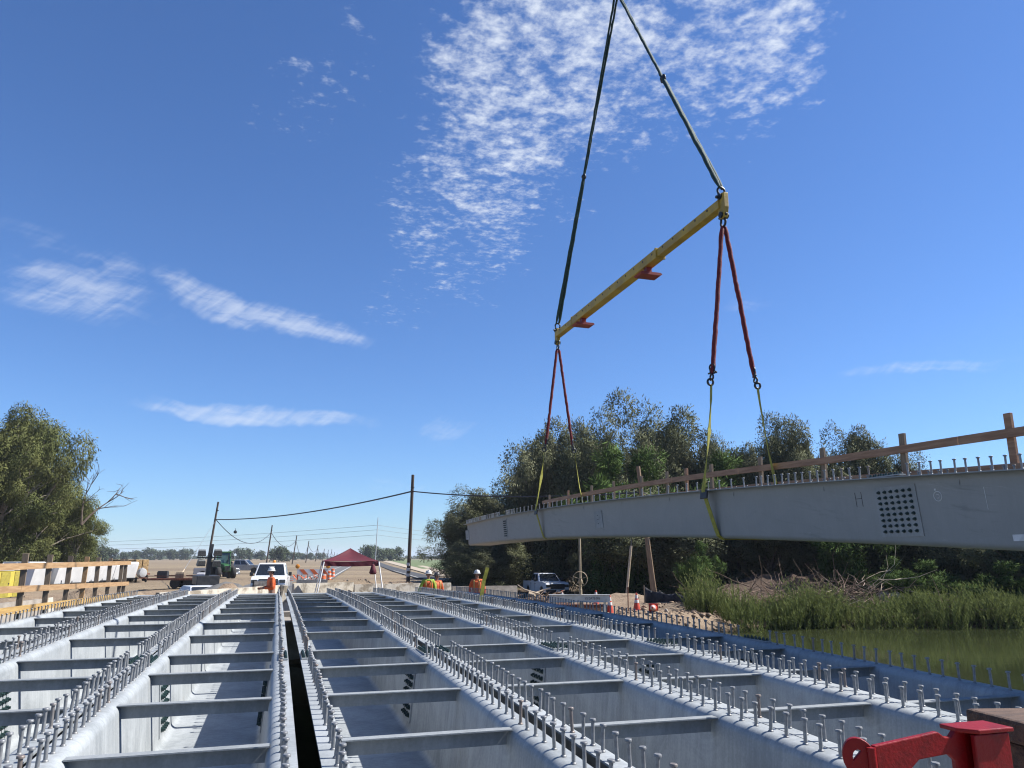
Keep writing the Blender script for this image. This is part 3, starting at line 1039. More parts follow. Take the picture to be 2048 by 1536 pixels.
railing('two-rail wooden safety railing along the outer left girder', -3.98, [9.9, 11.5, 13.05, 14.52, 15.98, 17.4, 18.75, 20.0, 21.35, 22.85, 23.45],
        lambda y: 1.10 - 0.013 * (y - 14), lambda y: -0.45,
        [(lambda y: 0.90 - 0.001 * y, 0.10, lumber, (8.6, 12.4, 16.9, 21.4, 23.7)),
         (lambda y: 0.55 - 0.0225 * (y - 13.4), 0.10, lumber, (8.6, 14.2, 19.3, 23.7)),
         (lambda y: 0.23 - 0.021 * (y - 13.4), 0.11, lumber_y, (8.6, 12.0, 15.1, 19.4, 23.9))])
railing('wooden safety railing on the far edge of the lifted girder', LX + GW / 2 + 0.06, [4.75, 6.35, 7.9, 9.45, 11.02, 12.57, 13.5, 14.3, 15.5, 17.0, 18.4, 20.1, 21.7],
        lambda y: lift_top(y) + 0.62 + 0.22 * max(0, min(1, (9 - y) / 5)), lambda y: lift_top(y) - 0.22,
        [(lambda y: lift_top(y) + 0.42 + 0.16 * max(0, min(1, (9 - y) / 5)), 0.10, lumber_r, (3.4, 7.0, 11.6, 14.0, 18.0, 22.2)),
         (lambda y: lift_top(y) + 0.10, 0.13, lumber_r, (3.0, 7.6, 12.2, 16.8, 21.4, 23.2))], side=-1, mats=(lumber_g, lumber_r))

# ------------------------------------------------------------------ rigging
SPZ = 7.08
sp = thing('spreader_beam', 'long yellow telescopic spreader beam with two red feet, hung from green slings', 'spreader beam', (LX, 14.7, SPZ))
YN, YF = 10.55, 18.85


def sq_tube(a, b, s):
    return MB().box((0, (a + b) / 2 - 14.7, 0), (s, b - a, s))


sq_tube(12.85, 17.55, 0.205).build('outer_tube', yellow_p, sp, bevel=0.012)
sq_tube(YN, 12.9, 0.165).build('inner_tube', yellow_p, sp, bevel=0.012)
sq_tube(17.5, YF, 0.165).build('inner_tube', yellow_p, sp, bevel=0.012)
for y in (12.85, 17.55):
    MB().box((0, y - 14.7, 0), (0.225, 0.05, 0.225)).build('tube_collar', yellow_p, sp, bevel=0.006)
for y in np.arange(10.9, 18.8, 0.42):
    big_ = 12.85 < y < 17.55
    MB().lathe([(0.022, -0.012), (0.022, 0.0)], 10, (-(0.103 if big_ else 0.083) + 0.006, y - 14.7, 0.03), 'X').build('pin_hole', dark_m, sp)
for y in (13.4, 17.0):
    f_ = MB().box((0, 0, -0.165), (0.12, 0.12, 0.15)).build('red_foot', red_o, sp, loc=(0, y - 14.7, 0))
    MB().prism([(-0.22, -0.24), (0.22, -0.24), (0.26, -0.27), (0.22, -0.30), (-0.22, -0.30), (-0.26, -0.27)], -0.15, 0.15, 'Y').build('foot_plate', red_o, f_)
for y in (YN, YF):
    s = -1 if y < 14 else 1
    e_ = MB().prism([(-0.11, 0.17), (0.04, 0.20), (0.10, 0.12), (0.10, -0.22), (0.05, -0.28), (-0.06, -0.28), (-0.11, -0.1)], -0.045, 0.045, 'X')
    e_ = e_.build('end_lug', yellow_p, sp, loc=(0, y - 14.7 + s * 0.03, 0), bevel=0.008)
    for dz_ in (0.13, -0.22):
        MB().lathe([(0.055, -0.075), (0.055, 0.075)], 12, (0, 0, dz_), 'X').build('lug_pin', shackle_m, e_)


def shackle(label, p, d=(0, 0, -1), s=1.0, yaw_=0.0, group=None):
    """bow shackle: pin on top, bow opening along d"""
    root = thing('bow_shackle', label, 'shackle', p, 0, group)
    q_ = Vector((0, 0, -1)).rotation_difference(Vector(d))
    root.rotation_euler = (q_ @ Matrix.Rotation(yaw_, 3, 'Z').to_quaternion()).to_euler()
    m_ = MB().torus((0, 0, -0.11 * s), 0.062 * s, 0.018 * s, 14, 8, 'Y', R(-215), R(35))
    for k in (-1, 1):
        m_.tube([(k * 0.045 * s, 0, 0), (k * 0.051 * s, 0, -0.075 * s)], 0.018 * s, 8)
        m_.ball((k * 0.045 * s, 0, 0), 0.03 * s, 8)
    m_.build('bow', shackle_m, root, 40)
    MB().tube([(-0.085 * s, 0, 0), (0.10 * s, 0, 0)], 0.017 * s, 8).ball((-0.085 * s, 0, 0), 0.027 * s, 8).build('pin', shackle_m, root, 40)
    return root


def hook(p, root, d=(0, 0, -1)):
    pass


def jitter_tube(a, b, r_, n=26, wob_=0.012, ends=1.0, tw=0.0):
    a, b = Vector(a), Vector(b)
    pts, rr = [], []
    for i in range(n + 1):
        t_ = i / n
        p = a.lerp(b, t_)
        e = min(t_, 1 - t_)
        k = 1.0 if 0.02 < t_ < 0.98 else 0.6
        p = p + Vector((random.gauss(0, wob_), random.gauss(0, wob_), 0)) * (1 if 0 < i < n else 0)
        pts.append(p)
        rr.append(r_ * k * random.uniform(0.90, 1.08))
    return MB().tube(pts, rr, 8)


def ribbon(path, w_, th=0.008, wdirs=None):
    """flat webbing along path, width along wdirs[i]"""
    vv, ff = [], []
    P_ = [Vector(p) for p in path]
    for i, p in enumerate(P_):
        d = (P_[min(i + 1, len(P_) - 1)] - P_[max(i - 1, 0)]).normalized()
        w = Vector(wdirs[i] if wdirs else (0, 1, 0)).normalized()
        n_ = d.cross(w).normalized()
        for a_, b_ in ((-1, -1), (1, -1), (1, 1), (-1, 1)):
            vv.append(p + w * (a_ * w_ / 2) + n_ * (b_ * th / 2))
    for i in range(len(P_) - 1):
        for k in range(4):
            k2 = (k + 1) % 4
            ff.append((i * 4 + k, i * 4 + k2, (i + 1) * 4 + k2, (i + 1) * 4 + k))
    e = (len(P_) - 1) * 4
    ff += [(0, 1, 2, 3), (e + 3, e + 2, e + 1, e)]
    return MB().add(vv, ff)


APEX = Vector((7.22, 14.65, 14.85))
for y, lab in ((YN, 'near'), (YF, 'far')):
    shackle(f'dark shackle joining the green sling to the {lab} end of the yellow spreader beam', (LX, y, SPZ + 0.13), (0, 0, 1), 1.15, R(90))
    s = Vector((LX, y, SPZ + 0.32))
    root = thing('green_sling', f'dark green doubled round sling from the hook to the {lab} end of the spreader beam', 'sling', s)
    mid = s.lerp(APEX, 0.47)
    off = Vector((0.05, 0.03, 0)) if lab == 'near' else Vector((0.05, 0.02, 0))
    for k in (-1, 1):
        jitter_tube(Vector((0, 0, 0)) + off * k * 0.9, mid - s + off * k * 0.25, 0.044 if k > 0 else 0.040, 24, 0.003).build('lower_strand', green_s, root, 60)
        jitter_tube(mid - s + off * k * 0.25, APEX - s + off * k * 0.8, 0.030, 30, 0.004).build('upper_strand', green_s, root, 60)
    MB().torus(tuple(mid - s), 0.075, 0.022, 14, 8, 'X').ball(tuple(mid - s), 0.07, 10).build('joining_shackle', shackle_m, root, 50)

for y, lab in ((YN, 'near'), (YF, 'far')):
    shackle(f'dark shackle hanging under the {lab} end of the yellow spreader beam', (LX, y, SPZ - 0.22), (0, 0, -1), 1.15, R(90))
    top = Vector((LX, y, SPZ - 0.42))
    zt_ = lift_top(y)
    for k, side in ((-1, 'left'), (1, 'right')):
        bot = Vector((LX + k * (0.40 if lab == 'near' else 0.38), y, 3.98))
        root = thing('red_sling', f'red round sling on the {side} under the {lab} end of the spreader beam', 'sling', bot)
        jitter_tube(top - bot + Vector((k * 0.03, 0, 0)), (0, 0, 0), 0.040, 40, 0.003).build('sling_body', red_s, root, 60)
        shackle(f'dark shackle at the foot of the {side} red sling, {lab} end of the lift', bot + Vector((0, 0, 0.02)), (0, 0, 1), 0.85, R(20 * k))
        d_ = Vector((k * 0.35, 0, -1)).normalized()
        hk = thing('sling_hook', f'dark link between the {side} red sling and the yellow webbing, {lab} end', 'link', bot)
        MB().torus(tuple(d_ * 0.055), 0.045, 0.016, 16, 8, 'X').torus(tuple(d_ * 0.15), 0.052, 0.019, 16, 8, 'Y').ball(tuple(d_ * 0.10), 0.03, 8).build('ring', shackle_m, hk, 50)
    st = thing('webbing_sling', f'yellow webbing sling wrapped under the lifted girder, {lab} lifting point', 'strap', (LX, y, zt_))
    zA = 3.78 - zt_
    eh = GW / 2
    path = [(-0.44, 0, zA), (-0.46, 0.0, zA - 0.25), (-0.52, 0.01, zA * 0.55), (-0.59, 0.02, zA * 0.3), (-eh - 0.012, 0.04, 0.02), (-eh - 0.014, 0.04, -0.02),
            (-0.625, 0.03, -0.20), (-0.51, 0.01, -0.60), (-0.475, 0, -GD + 0.04), (-0.39, 0, -GD - 0.014), (0.39, 0, -GD - 0.014), (0.475, 0, -GD + 0.04),
            (0.51, 0, -0.60), (eh + 0.014, 0, -0.02), (eh + 0.012, 0, 0.02), (0.56, 0, zA * 0.4), (0.47, 0, zA - 0.25), (0.45, 0, zA)]
    wd_ = [(0.25, 1, 0)] * 2 + [(0.9, 0.5, 0), (0.5, 0.9, 0)] + [(0, 1, 0)] * 10 + [(0, 1, 0)] + [(0.5, 0.8, 0), (0.4, 0.9, 0), (0.3, 1, 0)]
    ribbon(path, 0.10, 0.009, wd_).build('webbing', strap_m, st)
    MB().box((-eh - 0.004, 0.04, -0.06), (0.03, 0.20, 0.15), rot=(0, R(8), 0)).build('corner_pad', dark_m, st, bevel=0.01)

# loose lime strap standing on the third right girder
ls = thing('loose_strap', 'short lime-yellow strap standing up between the studs in front of the right worker', 'strap', (4.42, 16.9, camber(16.9)))
ribbon([(0, 0, 0), (0.03, 0, 0.2), (0.07, 0.01, 0.45), (0.12, 0.0, 0.62), (0.15, 0, 0.74)], 0.085, 0.012, [(1, 0, -0.2)] * 5).build('webbing', strap_m, ls)

# hook block that carries the slings, just above the picture
hk_ = thing('crane_hook', 'crane hook block gathering the two green slings at the top edge', 'hook', APEX)
MB().torus((0, 0, 0.07), 0.10, 0.035, 18, 8, 'Y', R(-200), R(70)).tube([(0, 0, 0.17), (0, 0, 0.42)], 0.05, 10).build('hook', shackle_m, hk_, 50)
MB().box((0, 0, 0.72), (0.34, 0.16, 0.6)).build('sheave_block', yellow_p, hk_, bevel=0.03)
for s in (-1, 1):
    MB().lathe([(0.20, -0.02), (0.20, 0.02)], 18, (0, s * 0.10, 0.85), 'Y').build('sheave', dark_m, hk_, 40)
    MB().tube([(s * 0.19, 0, 0.9), (s * 0.17, 0, 26.0)], 0.012, 6).build('hoist_rope', wire_m, hk_)


# ------------------------------------------------------------------ concrete barriers
def barrier(label, a, b, h=0.81, mt=concrete, sink=0.05, name='concrete_barrier', z=None, rough=0.0):
    """safety-shape concrete barrier from a to b"""
    a, b = Vector(a), Vector(b)
    L = (b - a).length
    c = (a + b) / 2
    zz = z if z is not None else min(hz(a), hz(b), hz(c))
    rz = math.atan2(b.y - a.y, b.x - a.x)
    root = thing(name, label, 'barrier', (c.x, c.y, zz - sink), rz)
    k = h / 0.81
    half = [(0.30, 0), (0.30, 0.075), (0.175 + 0.02, 0.26 * k), (0.075, h), ]
    prof = [(x, y_) for x, y_ in half] + [(-x, y_) for x, y_ in reversed(half)]
    vv, ff = [], []
    n = max(2, int(L / 0.25))
    m_ = len(prof)
    for i in range(n + 1):
        x = -L / 2 + L * i / n
        for p in prof:
            j = rough * random.gauss(0, 1)
            vv.append((x, p[0] + j, p[1] + (rough * random.gauss(0, 0.6) if p[1] > 0.2 else 0)))
    for i in range(n):
        for k_ in range(m_):
            k2 = (k_ + 1) % m_
            ff.append((i * m_ + k_, i * m_ + k2, (i + 1) * m_ + k2, (i + 1) * m_ + k_))
    ff += [tuple(range(m_)), tuple(n * m_ + k_ for k_ in range(m_))[::-1]]
    MB().add(vv, ff).build('wall', mt, root)
    return root


bw = barrier('pale chipped concrete wall behind the far girder ends, under the white truck', spot(322, 26.3), spot(560, 31.6), 1.18, concrete_w, 0.0, z=-1.22, rough=0.012)
for x in (1.15, 1.45, 1.8, 2.2):
    MB().torus((x, -0.24, 0.62), 0.06, 0.022, 8, 5, 'Y', 0, math.pi).build('lifting_eye', rust, bw)
MB().lathe([(0.05, -0.04), (0.05, 0.03)], 10, (1.85, -0.19, 0.88), 'Y').build('drain_hole', ink, bw)
barrier('short end block of pale concrete beside the front wheel of the white truck', spot(563, 31.8), spot(576, 31.3), 1.18, concrete_w, 0.0, z=-1.22, rough=0.012)
barrier('concrete barrier half in the shadow of the maroon canopy', spot(590, 32.3), spot(708, 33.5), 1.2, concrete_w, 0.0, z=-1.2, rough=0.006)
barrier('pale concrete barrier right of the maroon canopy', spot(711, 33.2), spot(902, 34.6), 1.12, concrete_w, 0.0, z=-1.2, rough=0.006)
barrier('concrete barrier with rust runs behind the workers on the right', spot(905, 33.4), spot(1033, 34.4), 1.0, concrete, 0.0, z=-1.2, rough=0.006)
barrier('grey shaded concrete barrier behind the left safety railing', spot(-160, 27.0), spot(92, 33.0), 0.95, concrete, 0.0, z=-1.40)
barrier('broken barrier end with bent rebar at the dirt pile on the left', spot(101, 33.4), spot(114, 33.6), 0.95, concrete_w, 0.0, z=-1.38, rough=0.02)


# ------------------------------------------------------------------ workers
def skin_body(name, joints, bones, mt, parent, sub=2):
    """joints: name -> (pos, radius); one continuous surface"""
    me = bpy.data.meshes.new(name)
    keys = list(joints)
    me.from_pydata([joints[k][0] for k in keys], [(keys.index(a), keys.index(b)) for a, b in bones], [])
    o = bpy.data.objects.new(name, me)
    C.objects.link(o)
    md = o.modifiers.new('skin', 'SKIN')
    md.use_smooth_shade = True
    sv_ = me.skin_vertices[0].data
    for i, k in enumerate(keys):
        r_ = joints[k][1]
        sv_[i].radius = r_ if hasattr(r_, '__len__') else (r_, r_)
        sv_[i].use_root = (i == 0)
    sb = o.modifiers.new('sub', 'SUBSURF')
    sb.levels = sb.render_levels = sub
    dg = bpy.context.evaluated_depsgraph_get()
    em = bpy.data.meshes.new_from_object(o.evaluated_get(dg))
    bpy.data.objects.remove(o)
    em.materials.clear()
    em.materials.append(mt)
    em.shade_smooth()
    return link(name, em, parent)


def worker(label, loc, rz, vest, sleeve, hat, pose='stand', H=1.78, lean=0.0):
    """facing -Y before the turn rz"""
    root = thing('person', label, 'person', loc, rz)
    k = H / 1.78
    hip, sh, ne, hd = 0.92 * k, 1.42 * k, 1.50 * k, 1.64 * k
    lf = -0.06 - lean
    # arms by pose: elbow and hand for left/right
    if pose == 'phone':
        arms = {-1: ((-0.24, -0.02 + lf, 1.14 * k), (-0.10, -0.26 + lf, 1.12 * k)), 1: ((0.24, -0.02 + lf, 1.14 * k), (0.08, -0.27 + lf, 1.11 * k))}
    elif pose == 'lean':
        arms = {-1: ((-0.31, -0.02 + lf, 1.16 * k), (-0.42, -0.10 + lf, 0.93 * k)), 1: ((0.27, 0.0 + lf, 1.14 * k), (0.27, -0.10 + lf, 0.92 * k))}
    else:
        arms = {-1: ((-0.29, 0.02 + lf, 1.13 * k), (-0.29, -0.07 + lf, 0.90 * k)), 1: ((0.29, 0.02 + lf, 1.13 * k), (0.29, -0.07 + lf, 0.90 * k))}
    J = {'pelvis': ((0, 0, hip), (0.125, 0.10)), 'belly': ((0, lf * .4, 1.10 * k), (0.135, 0.11)), 'chest': ((0, lf * .8, 1.30 * k), (0.15, 0.11)), 'neck': ((0, lf, ne), 0.055),
         'head': ((0, lf - 0.02, hd), (0.075, 0.092)), 'crown': ((0, lf - 0.01, 1.73 * k), (0.062, 0.075))}
    B = [('pelvis', 'belly'), ('belly', 'chest'), ('chest', 'neck'), ('neck', 'head'), ('head', 'crown')]
    for s in (-1, 1):
        e, h = arms[s]
        J[f'sh{s}'] = ((s * 0.18, lf, sh), 0.058)
        J[f'el{s}'] = (e, 0.042)
        J[f'wr{s}'] = (h, 0.030)
        hv = (Vector(h) - Vector(e)).normalized()
        J[f'palm{s}'] = (tuple(Vector(h) + hv * 0.07), (0.024, 0.040))
        B += [('chest', f'sh{s}'), (f'sh{s}', f'el{s}'), (f'el{s}', f'wr{s}'), (f'wr{s}', f'palm{s}')]
        side = hv.cross(Vector((0, 1, 0.3))).normalized()
        for f_, (o_, ln) in enumerate(((-1.5, 0.065), (-0.5, 0.08), (0.5, 0.075), (1.5, 0.055))):
            a = Vector(h) + hv * 0.11 + side * (o_ * 0.019)
            b = a + hv * ln * 0.6 + Vector((0, -0.012, 0))
            J[f'f{s}{f_}a'] = (tuple(a), 0.0095)
            J[f'f{s}{f_}b'] = (tuple(b + hv * ln * 0.4 + Vector((0, -0.02, 0))), 0.008)
            B += [(f'palm{s}', f'f{s}{f_}a'), (f'f{s}{f_}a', f'f{s}{f_}b')]
        t_ = Vector(h) + hv * 0.04 + Vector((0, -0.04, 0))
        J[f't{s}'] = (tuple(t_ + hv * 0.04), 0.011)
        B.append((f'wr{s}', f't{s}'))
        J[f'hip{s}'] = ((s * 0.095, 0.0, hip - 0.06), 0.085)
        kn = (s * 0.11, -0.02 - (0.10 if pose == 'phone' and s > 0 else 0), 0.50 * k)
        an = (s * 0.12, 0.04 - (0.12 if pose == 'phone' and s > 0 else 0), 0.09)
        J[f'kn{s}'] = (kn, 0.058)
        J[f'an{s}'] = (an, 0.042)
        J[f'toe{s}'] = ((an[0], an[1] - 0.16, 0.04), 0.04)
        B += [('pelvis', f'hip{s}'), (f'hip{s}', f'kn{s}'), (f'kn{s}', f'an{s}'), (f'an{s}', f'toe{s}')]
    skin_body('body', J, B, skin_m, root)
    # shirt with sleeves
    S = {'waist': ((0, lf * .2, 0.98 * k), (0.175, 0.135)), 'mid': ((0, lf * .5, 1.14 * k), (0.17, 0.135)), 'chest': ((0, lf * .8, 1.32 * k), (0.185, 0.135)), 'col': ((0, lf, 1.47 * k), (0.085, 0.085))}
    SB = [('waist', 'mid'), ('mid', 'chest'), ('chest', 'col')]
    for s in (-1, 1):
        e, h = arms[s]
        S[f'sh{s}'] = ((s * 0.19, lf, sh - 0.005), 0.078)
        S[f'el{s}'] = (e, 0.062)
        S[f'cu{s}'] = (tuple(Vector(h) - (Vector(h) - Vector(e)) * 0.06), 0.048)
        SB += [('chest', f'sh{s}'), (f'sh{s}', f'el{s}'), (f'el{s}', f'cu{s}')]
    skin_body('shirt', S, SB, sleeve, root)
    if vest is not None:
        V = {'waist': ((0, lf * .2, 0.93 * k), (0.235, 0.19)), 'mid': ((0, lf * .5, 1.14 * k), (0.225, 0.19)), 'chest': ((0, lf * .8, 1.31 * k), (0.235, 0.19)), 'top': ((0, lf, 1.45 * k), (0.17, 0.14))}
        ve = skin_body('vest', V, [('waist', 'mid'), ('mid', 'chest'), ('chest', 'top')], vest, root)
        MB().lathe([(0.222, -0.022), (0.224, 0.0), (0.222, 0.022)], 20, cap=False).build('reflective_band', tape_v, ve, 60, loc=(0, lf * .35, 1.04 * k)).scale = (1.0, 0.77, 1)
        for s in (-1, 1):
            ribbon([(s * 0.10, -0.178 + lf * .5, 1.06 * k), (s * 0.10, -0.185 + lf * .8, 1.25 * k), (s * 0.105, -0.150 + lf, 1.40 * k), (s * 0.11, -0.02 + lf, 1.48 * k), (s * 0.11, 0.09 + lf, 1.42 * k)], 0.045, 0.006, [(1, 0, 0)] * 5).build('reflective_band', tape_v, ve)
    # trousers
    T = {'p': ((0, 0, hip + 0.05), (0.16, 0.125))}
    TB = []
    for s in (-1, 1):
        T[f'h{s}'] = ((s * 0.095, 0, hip - 0.10), 0.105)
        T[f'k{s}'] = (J[f'kn{s}'][0], 0.078)
        a = J[f'an{s}'][0]
        T[f'a{s}'] = ((a[0], a[1], 0.10), 0.066)
        TB += [('p', f'h{s}'), (f'h{s}', f'k{s}'), (f'k{s}', f'a{s}')]
    skin_body('trousers', T, TB, pants_m, root)
    for s in (-1, 1):
        a = J[f'an{s}'][0]
        MB().box((a[0], a[1] - 0.07, 0.05), (0.11, 0.30, 0.10), taper=0.8).build('boot', boot_m, root, bevel=0.02)
    # face and hair
    fy = lf - 0.02
    MB().tube([(0, fy - 0.088, hd + 0.035), (0, fy - 0.112, hd - 0.012), (0, fy - 0.09, hd - 0.018)], [0.008, 0.017, 0.010], 6).build('nose', skin_m, root, 60)
    for s in (-1, 1):
        MB().ball((s * 0.032, fy - 0.079, hd + 0.02), 0.013, 8).build('eye', ink, root)
        MB().ball((s * 0.085, fy + 0.01, hd), 0.028, 8, (0.4, 0.8, 1.2)).build('ear', skin_m, root, 60)
    MB().box((0, fy - 0.086, hd - 0.052), (0.05, 0.012, 0.012)).build('mouth', boot_m, root)
    MB().ball((0, fy + 0.03, hd + 0.01), 0.092, 12, (0.92, 0.9, 1.0)).build('hair', hair_m, root, 60)
    ht = MB().lathe([(0.150, 0.0), (0.152, 0.008), (0.118, 0.018), (0.116, 0.05), (0.100, 0.10), (0.060, 0.132), (0.012, 0.142)], 20, (0, fy + 0.01, hd + 0.045)).build('hard_hat', hat, root, 50)
    ht.rotation_euler = (0, 0, 0)
    MB().box((0, fy + 0.01, hd + 0.185), (0.03, 0.19, 0.015)).build('hat_ridge', hat, ht, bevel=0.005)
    return root


def facing(col, extra=0.0):
    """turn that makes a figure built facing -Y look back along its own bearing to the camera"""
    return -bearing(col) + extra


worker('worker in an orange jacket and white hard hat, side-on before the white truck', spot(549, 28.6, -1.15), facing(549, R(-72)), None, orange_v, hat_m, 'phone', 1.80)
worker('worker with lime sleeves and orange vest leaning forward beside the striped pole', spot(857, 30.5, -1.30), facing(857, R(8)), orange_v, lime_v, hat_m, 'lean', 1.80, 0.06)
worker('worker in an orange vest with a dark hard hat, half hidden behind the lime-sleeved one', spot(873, 31.6, -1.34), facing(873, R(30)), orange_v, orange_v, hatd_m, 'stand', 1.74)
worker('worker in orange with a white brimmed hard hat standing alone before the right barrier', spot(955, 30.8, -1.34), facing(955, R(-6)), orange_v, orange_v, hat_m, 'stand', 1.84)


# ------------------------------------------------------------------ vehicles
def wheel_mesh(r_, w_, rim_mt, parent, loc, name='wheel', hub=None):
    t_ = MB().lathe([(r_ * 0.62, -w_ / 2), (r_ * 0.94, -w_ / 2), (r_, -w_ * 0.36), (r_, w_ * 0.36), (r_ * 0.94, w_ / 2), (r_ * 0.62, w_ / 2)], 20, (0, 0, 0), 'X').build(name, rubber, parent, 40, loc=loc)
    MB().lathe([(r_ * 0.64, -w_ * 0.42), (r_ * 0.60, -w_ * 0.30), (r_ * 0.2, -w_ * 0.34), (r_ * 0.2, w_ * 0.34), (r_ * 0.60, w_ * 0.30), (r_ * 0.64, w_ * 0.42)], 16, (0, 0, 0), 'X').build('rim', rim_mt, t_, 30)
    return t_


def pickup(label, loc, rz, paint, H=1.92, L=5.8, W=2.0, dark_front=False, doors=2, beacon=False):
    """front faces -Y"""
    root = thing('pickup_truck', label, 'truck', loc, rz)
    f, b = -L / 2, L / 2
    z0, zb, zr = 0.42, 1.16, H
    # lower body with wheel arches
    def arch(yc_, r_=0.46, n=8):
        return [(yc_ - r_ * math.cos(math.pi * i / n), 0.42 + r_ * math.sin(math.pi * i / n) * 0.98) for i in range(n + 1)]
    fw, rw = f + 0.95, b - 1.15
    poly = [(f + 0.06, z0)] + arch(fw) + arch(rw) + [(b - 0.03, z0), (b, 0.7), (b - 0.02, zb), (b - 1.85, zb), (b - 1.87, zb - 0.02), (f + 1.62, zb + 0.02), (f + 0.9, zb + 0.03), (f + 0.16, zb - 0.04), (f + 0.03, 0.98), (f, 0.7)]
    o = MB().prism(poly, -W / 2, W / 2, 'X').build('body', paint, root, bevel=0.035)
    # bed well
    MB().box((0, b - 0.95, zb - 0.02), (W - 0.25, 1.6, 0.06)).build('bed_liner', dark_m, root)
    # cab
    cf, cb = f + 1.55, b - 1.85
    v = []
    wb_, wt_ = W / 2 - 0.03, W / 2 - 0.24
    for y, z, w_ in ((cf, zb, wb_), (cb, zb, wb_), (cb - 0.10, zr, wt_), (cf + 0.78, zr, wt_)):
        v += [(-w_, y, z), (w_, y, z)]
    cab = MB().add(v, [(0, 1, 3, 2), (2, 3, 5, 4), (4, 5, 7, 6), (6, 7, 1, 0), (0, 2, 4, 6), (1, 7, 5, 3)]).build('cab', paint, root, bevel=0.05)

    def quad(name, pts, mt, parent, off):
        P_ = [Vector(p) for p in pts]
        n_ = (P_[1] - P_[0]).cross(P_[3] - P_[0]).normalized()
        return MB().add([p + n_ * off for p in P_] + [p - n_ * 0.02 for p in P_], [(0, 1, 2, 3), (7, 6, 5, 4), (0, 4, 5, 1), (1, 5, 6, 2), (2, 6, 7, 3), (3, 7, 4, 0)]).build(name, mt, parent)

    def mixp(a, b_, t_):
        return tuple(Vector(a).lerp(Vector(b_), t_))
    A, Bq, Cq, D = (-wb_, cf, zb), (wb_, cf, zb), (wt_, cf + 0.78, zr), (-wt_, cf + 0.78, zr)

    def inset(A, B_, C_, D_, u0, u1, v0, v1):
        def P_(u, v_):
            return tuple(Vector(A).lerp(Vector(B_), u).lerp(Vector(D_).lerp(Vector(C_), u), v_))
        return [P_(u0, v0), P_(u1, v0), P_(u1, v1), P_(u0, v1)]
    quad('windshield', inset(A, Bq, Cq, D, 0.05, 0.95, 0.08, 0.90), glass_d, root, 0.012)
    E_, F_, G_, H_ = (wb_, cb, zb), (-wb_, cb, zb), (-wt_, cb - 0.1, zr), (wt_, cb - 0.1, zr)
    quad('rear_window', inset(E_, F_, G_, H_, 0.12, 0.88, 0.15, 0.85), glass_d, root, 0.012)
    for s in (1, -1):
        if s > 0:
            q4 = ((wb_, cf, zb), (wb_, cb, zb), (wt_, cb - 0.1, zr), (wt_, cf + 0.78, zr))
        else:
            q4 = ((-wb_, cb, zb), (-wb_, cf, zb), (-wt_, cf + 0.78, zr), (-wt_, cb - 0.1, zr))
        if doors == 2:
            rr = ((0.14, 0.50), (0.55, 0.93)) if s > 0 else ((0.07, 0.45), (0.50, 0.86))
        else:
            rr = ((0.16, 0.86),) if s > 0 else ((0.14, 0.84),)
        for u0, u1 in rr:
            quad('side_window', inset(*q4, u0, u1, 0.12, 0.86), glass_d, root, 0.012)
        for y in (cf + 0.95, cf + 1.95):
            MB().box((s * (W / 2 + 0.004), y, 0.80), (0.01, 0.012, 0.62)).build('door_seam', dark_m, root)
            MB().box((s * (W / 2 + 0.012), y - 0.14, 1.02), (0.03, 0.16, 0.035)).build('door_handle', dark_m, root)
        MB().box((s * (W / 2 + 0.16), cf + 0.42, zb + 0.14), (0.20, 0.10, 0.24)).bar((s * (W / 2 - 0.03), cf + 0.42, zb + 0.06), (s * (W / 2 + 0.1), cf + 0.42, zb + 0.08), 0.05, 0.05).build('mirror', dark_m, root, bevel=0.02)
        MB().box((s * (W / 2 - 0.20), f + 0.05, 0.90), (0.34, 0.12, 0.20)).build('headlight', lamp_gl if not dark_front else dark_m, root, bevel=0.02)
        MB().box((s * (W / 2 - 0.10), b - 0.02, 0.92), (0.16, 0.08, 0.34)).build('tail_light', red_p, root, bevel=0.01)
        for y in (fw, rw):
            wheel_mesh(0.40, 0.26, chrome, root, (s * (W / 2 - 0.16), y, 0.40))
    gr = MB().box((0, f + 0.03, 0.86), (1.14, 0.10, 0.36)).build('grille', dark_m, root, bevel=0.02)
    for k in (-1, 0, 1):
        MB().box((0, f - 0.022, 0.86 + k * 0.10), (1.06, 0.02, 0.035)).build('grille_bar', chrome if not dark_front else dark_m, gr)
    MB().box((0, f + 0.02, 0.52), (W - 0.06, 0.22, 0.22)).build('bumper', chrome if not dark_front else dark_m, root, bevel=0.03)
    MB().box((0, f - 0.095, 0.53), (0.32, 0.01, 0.14)).build('licence_plate', white_s, root)
    MB().box((0, b + 0.02, 0.55), (W - 0.1, 0.16, 0.16)).build('bumper', chrome, root, bevel=0.03)
    if beacon:
        MB().lathe([(0.10, 0.0), (0.11, 0.03), (0.10, 0.12), (0.06, 0.17)], 12, (0.12, cf + 1.1, zr + 0.01)).build('beacon', amber, root, 40)
    return root


pickup('big white pickup truck facing the camera with its amber roof beacon', spot(546, 53, -1.32), facing(546, R(-3.5)), white_p, 1.98, 5.9, 2.06, beacon=True)
pickup('white crew cab pickup with a black grille parked in the tree shade on the right', spot(1090, 60, hz(spot(1090, 60))), facing(1090, R(20)), white_p, 1.78, 5.3, 1.85, dark_front=True)
pickup('silver pickup truck parked in the far field beside the tractor', spot(487, 118, hz(spot(487, 118))), facing(487, R(70)), silver_p)
pickup('white pickup truck parked behind the lighting tower', spot(436, 100, hz(spot(436, 100)) - 0.15), facing(436, R(62)), white_p, 1.70, 5.0, 1.8, doors=1)

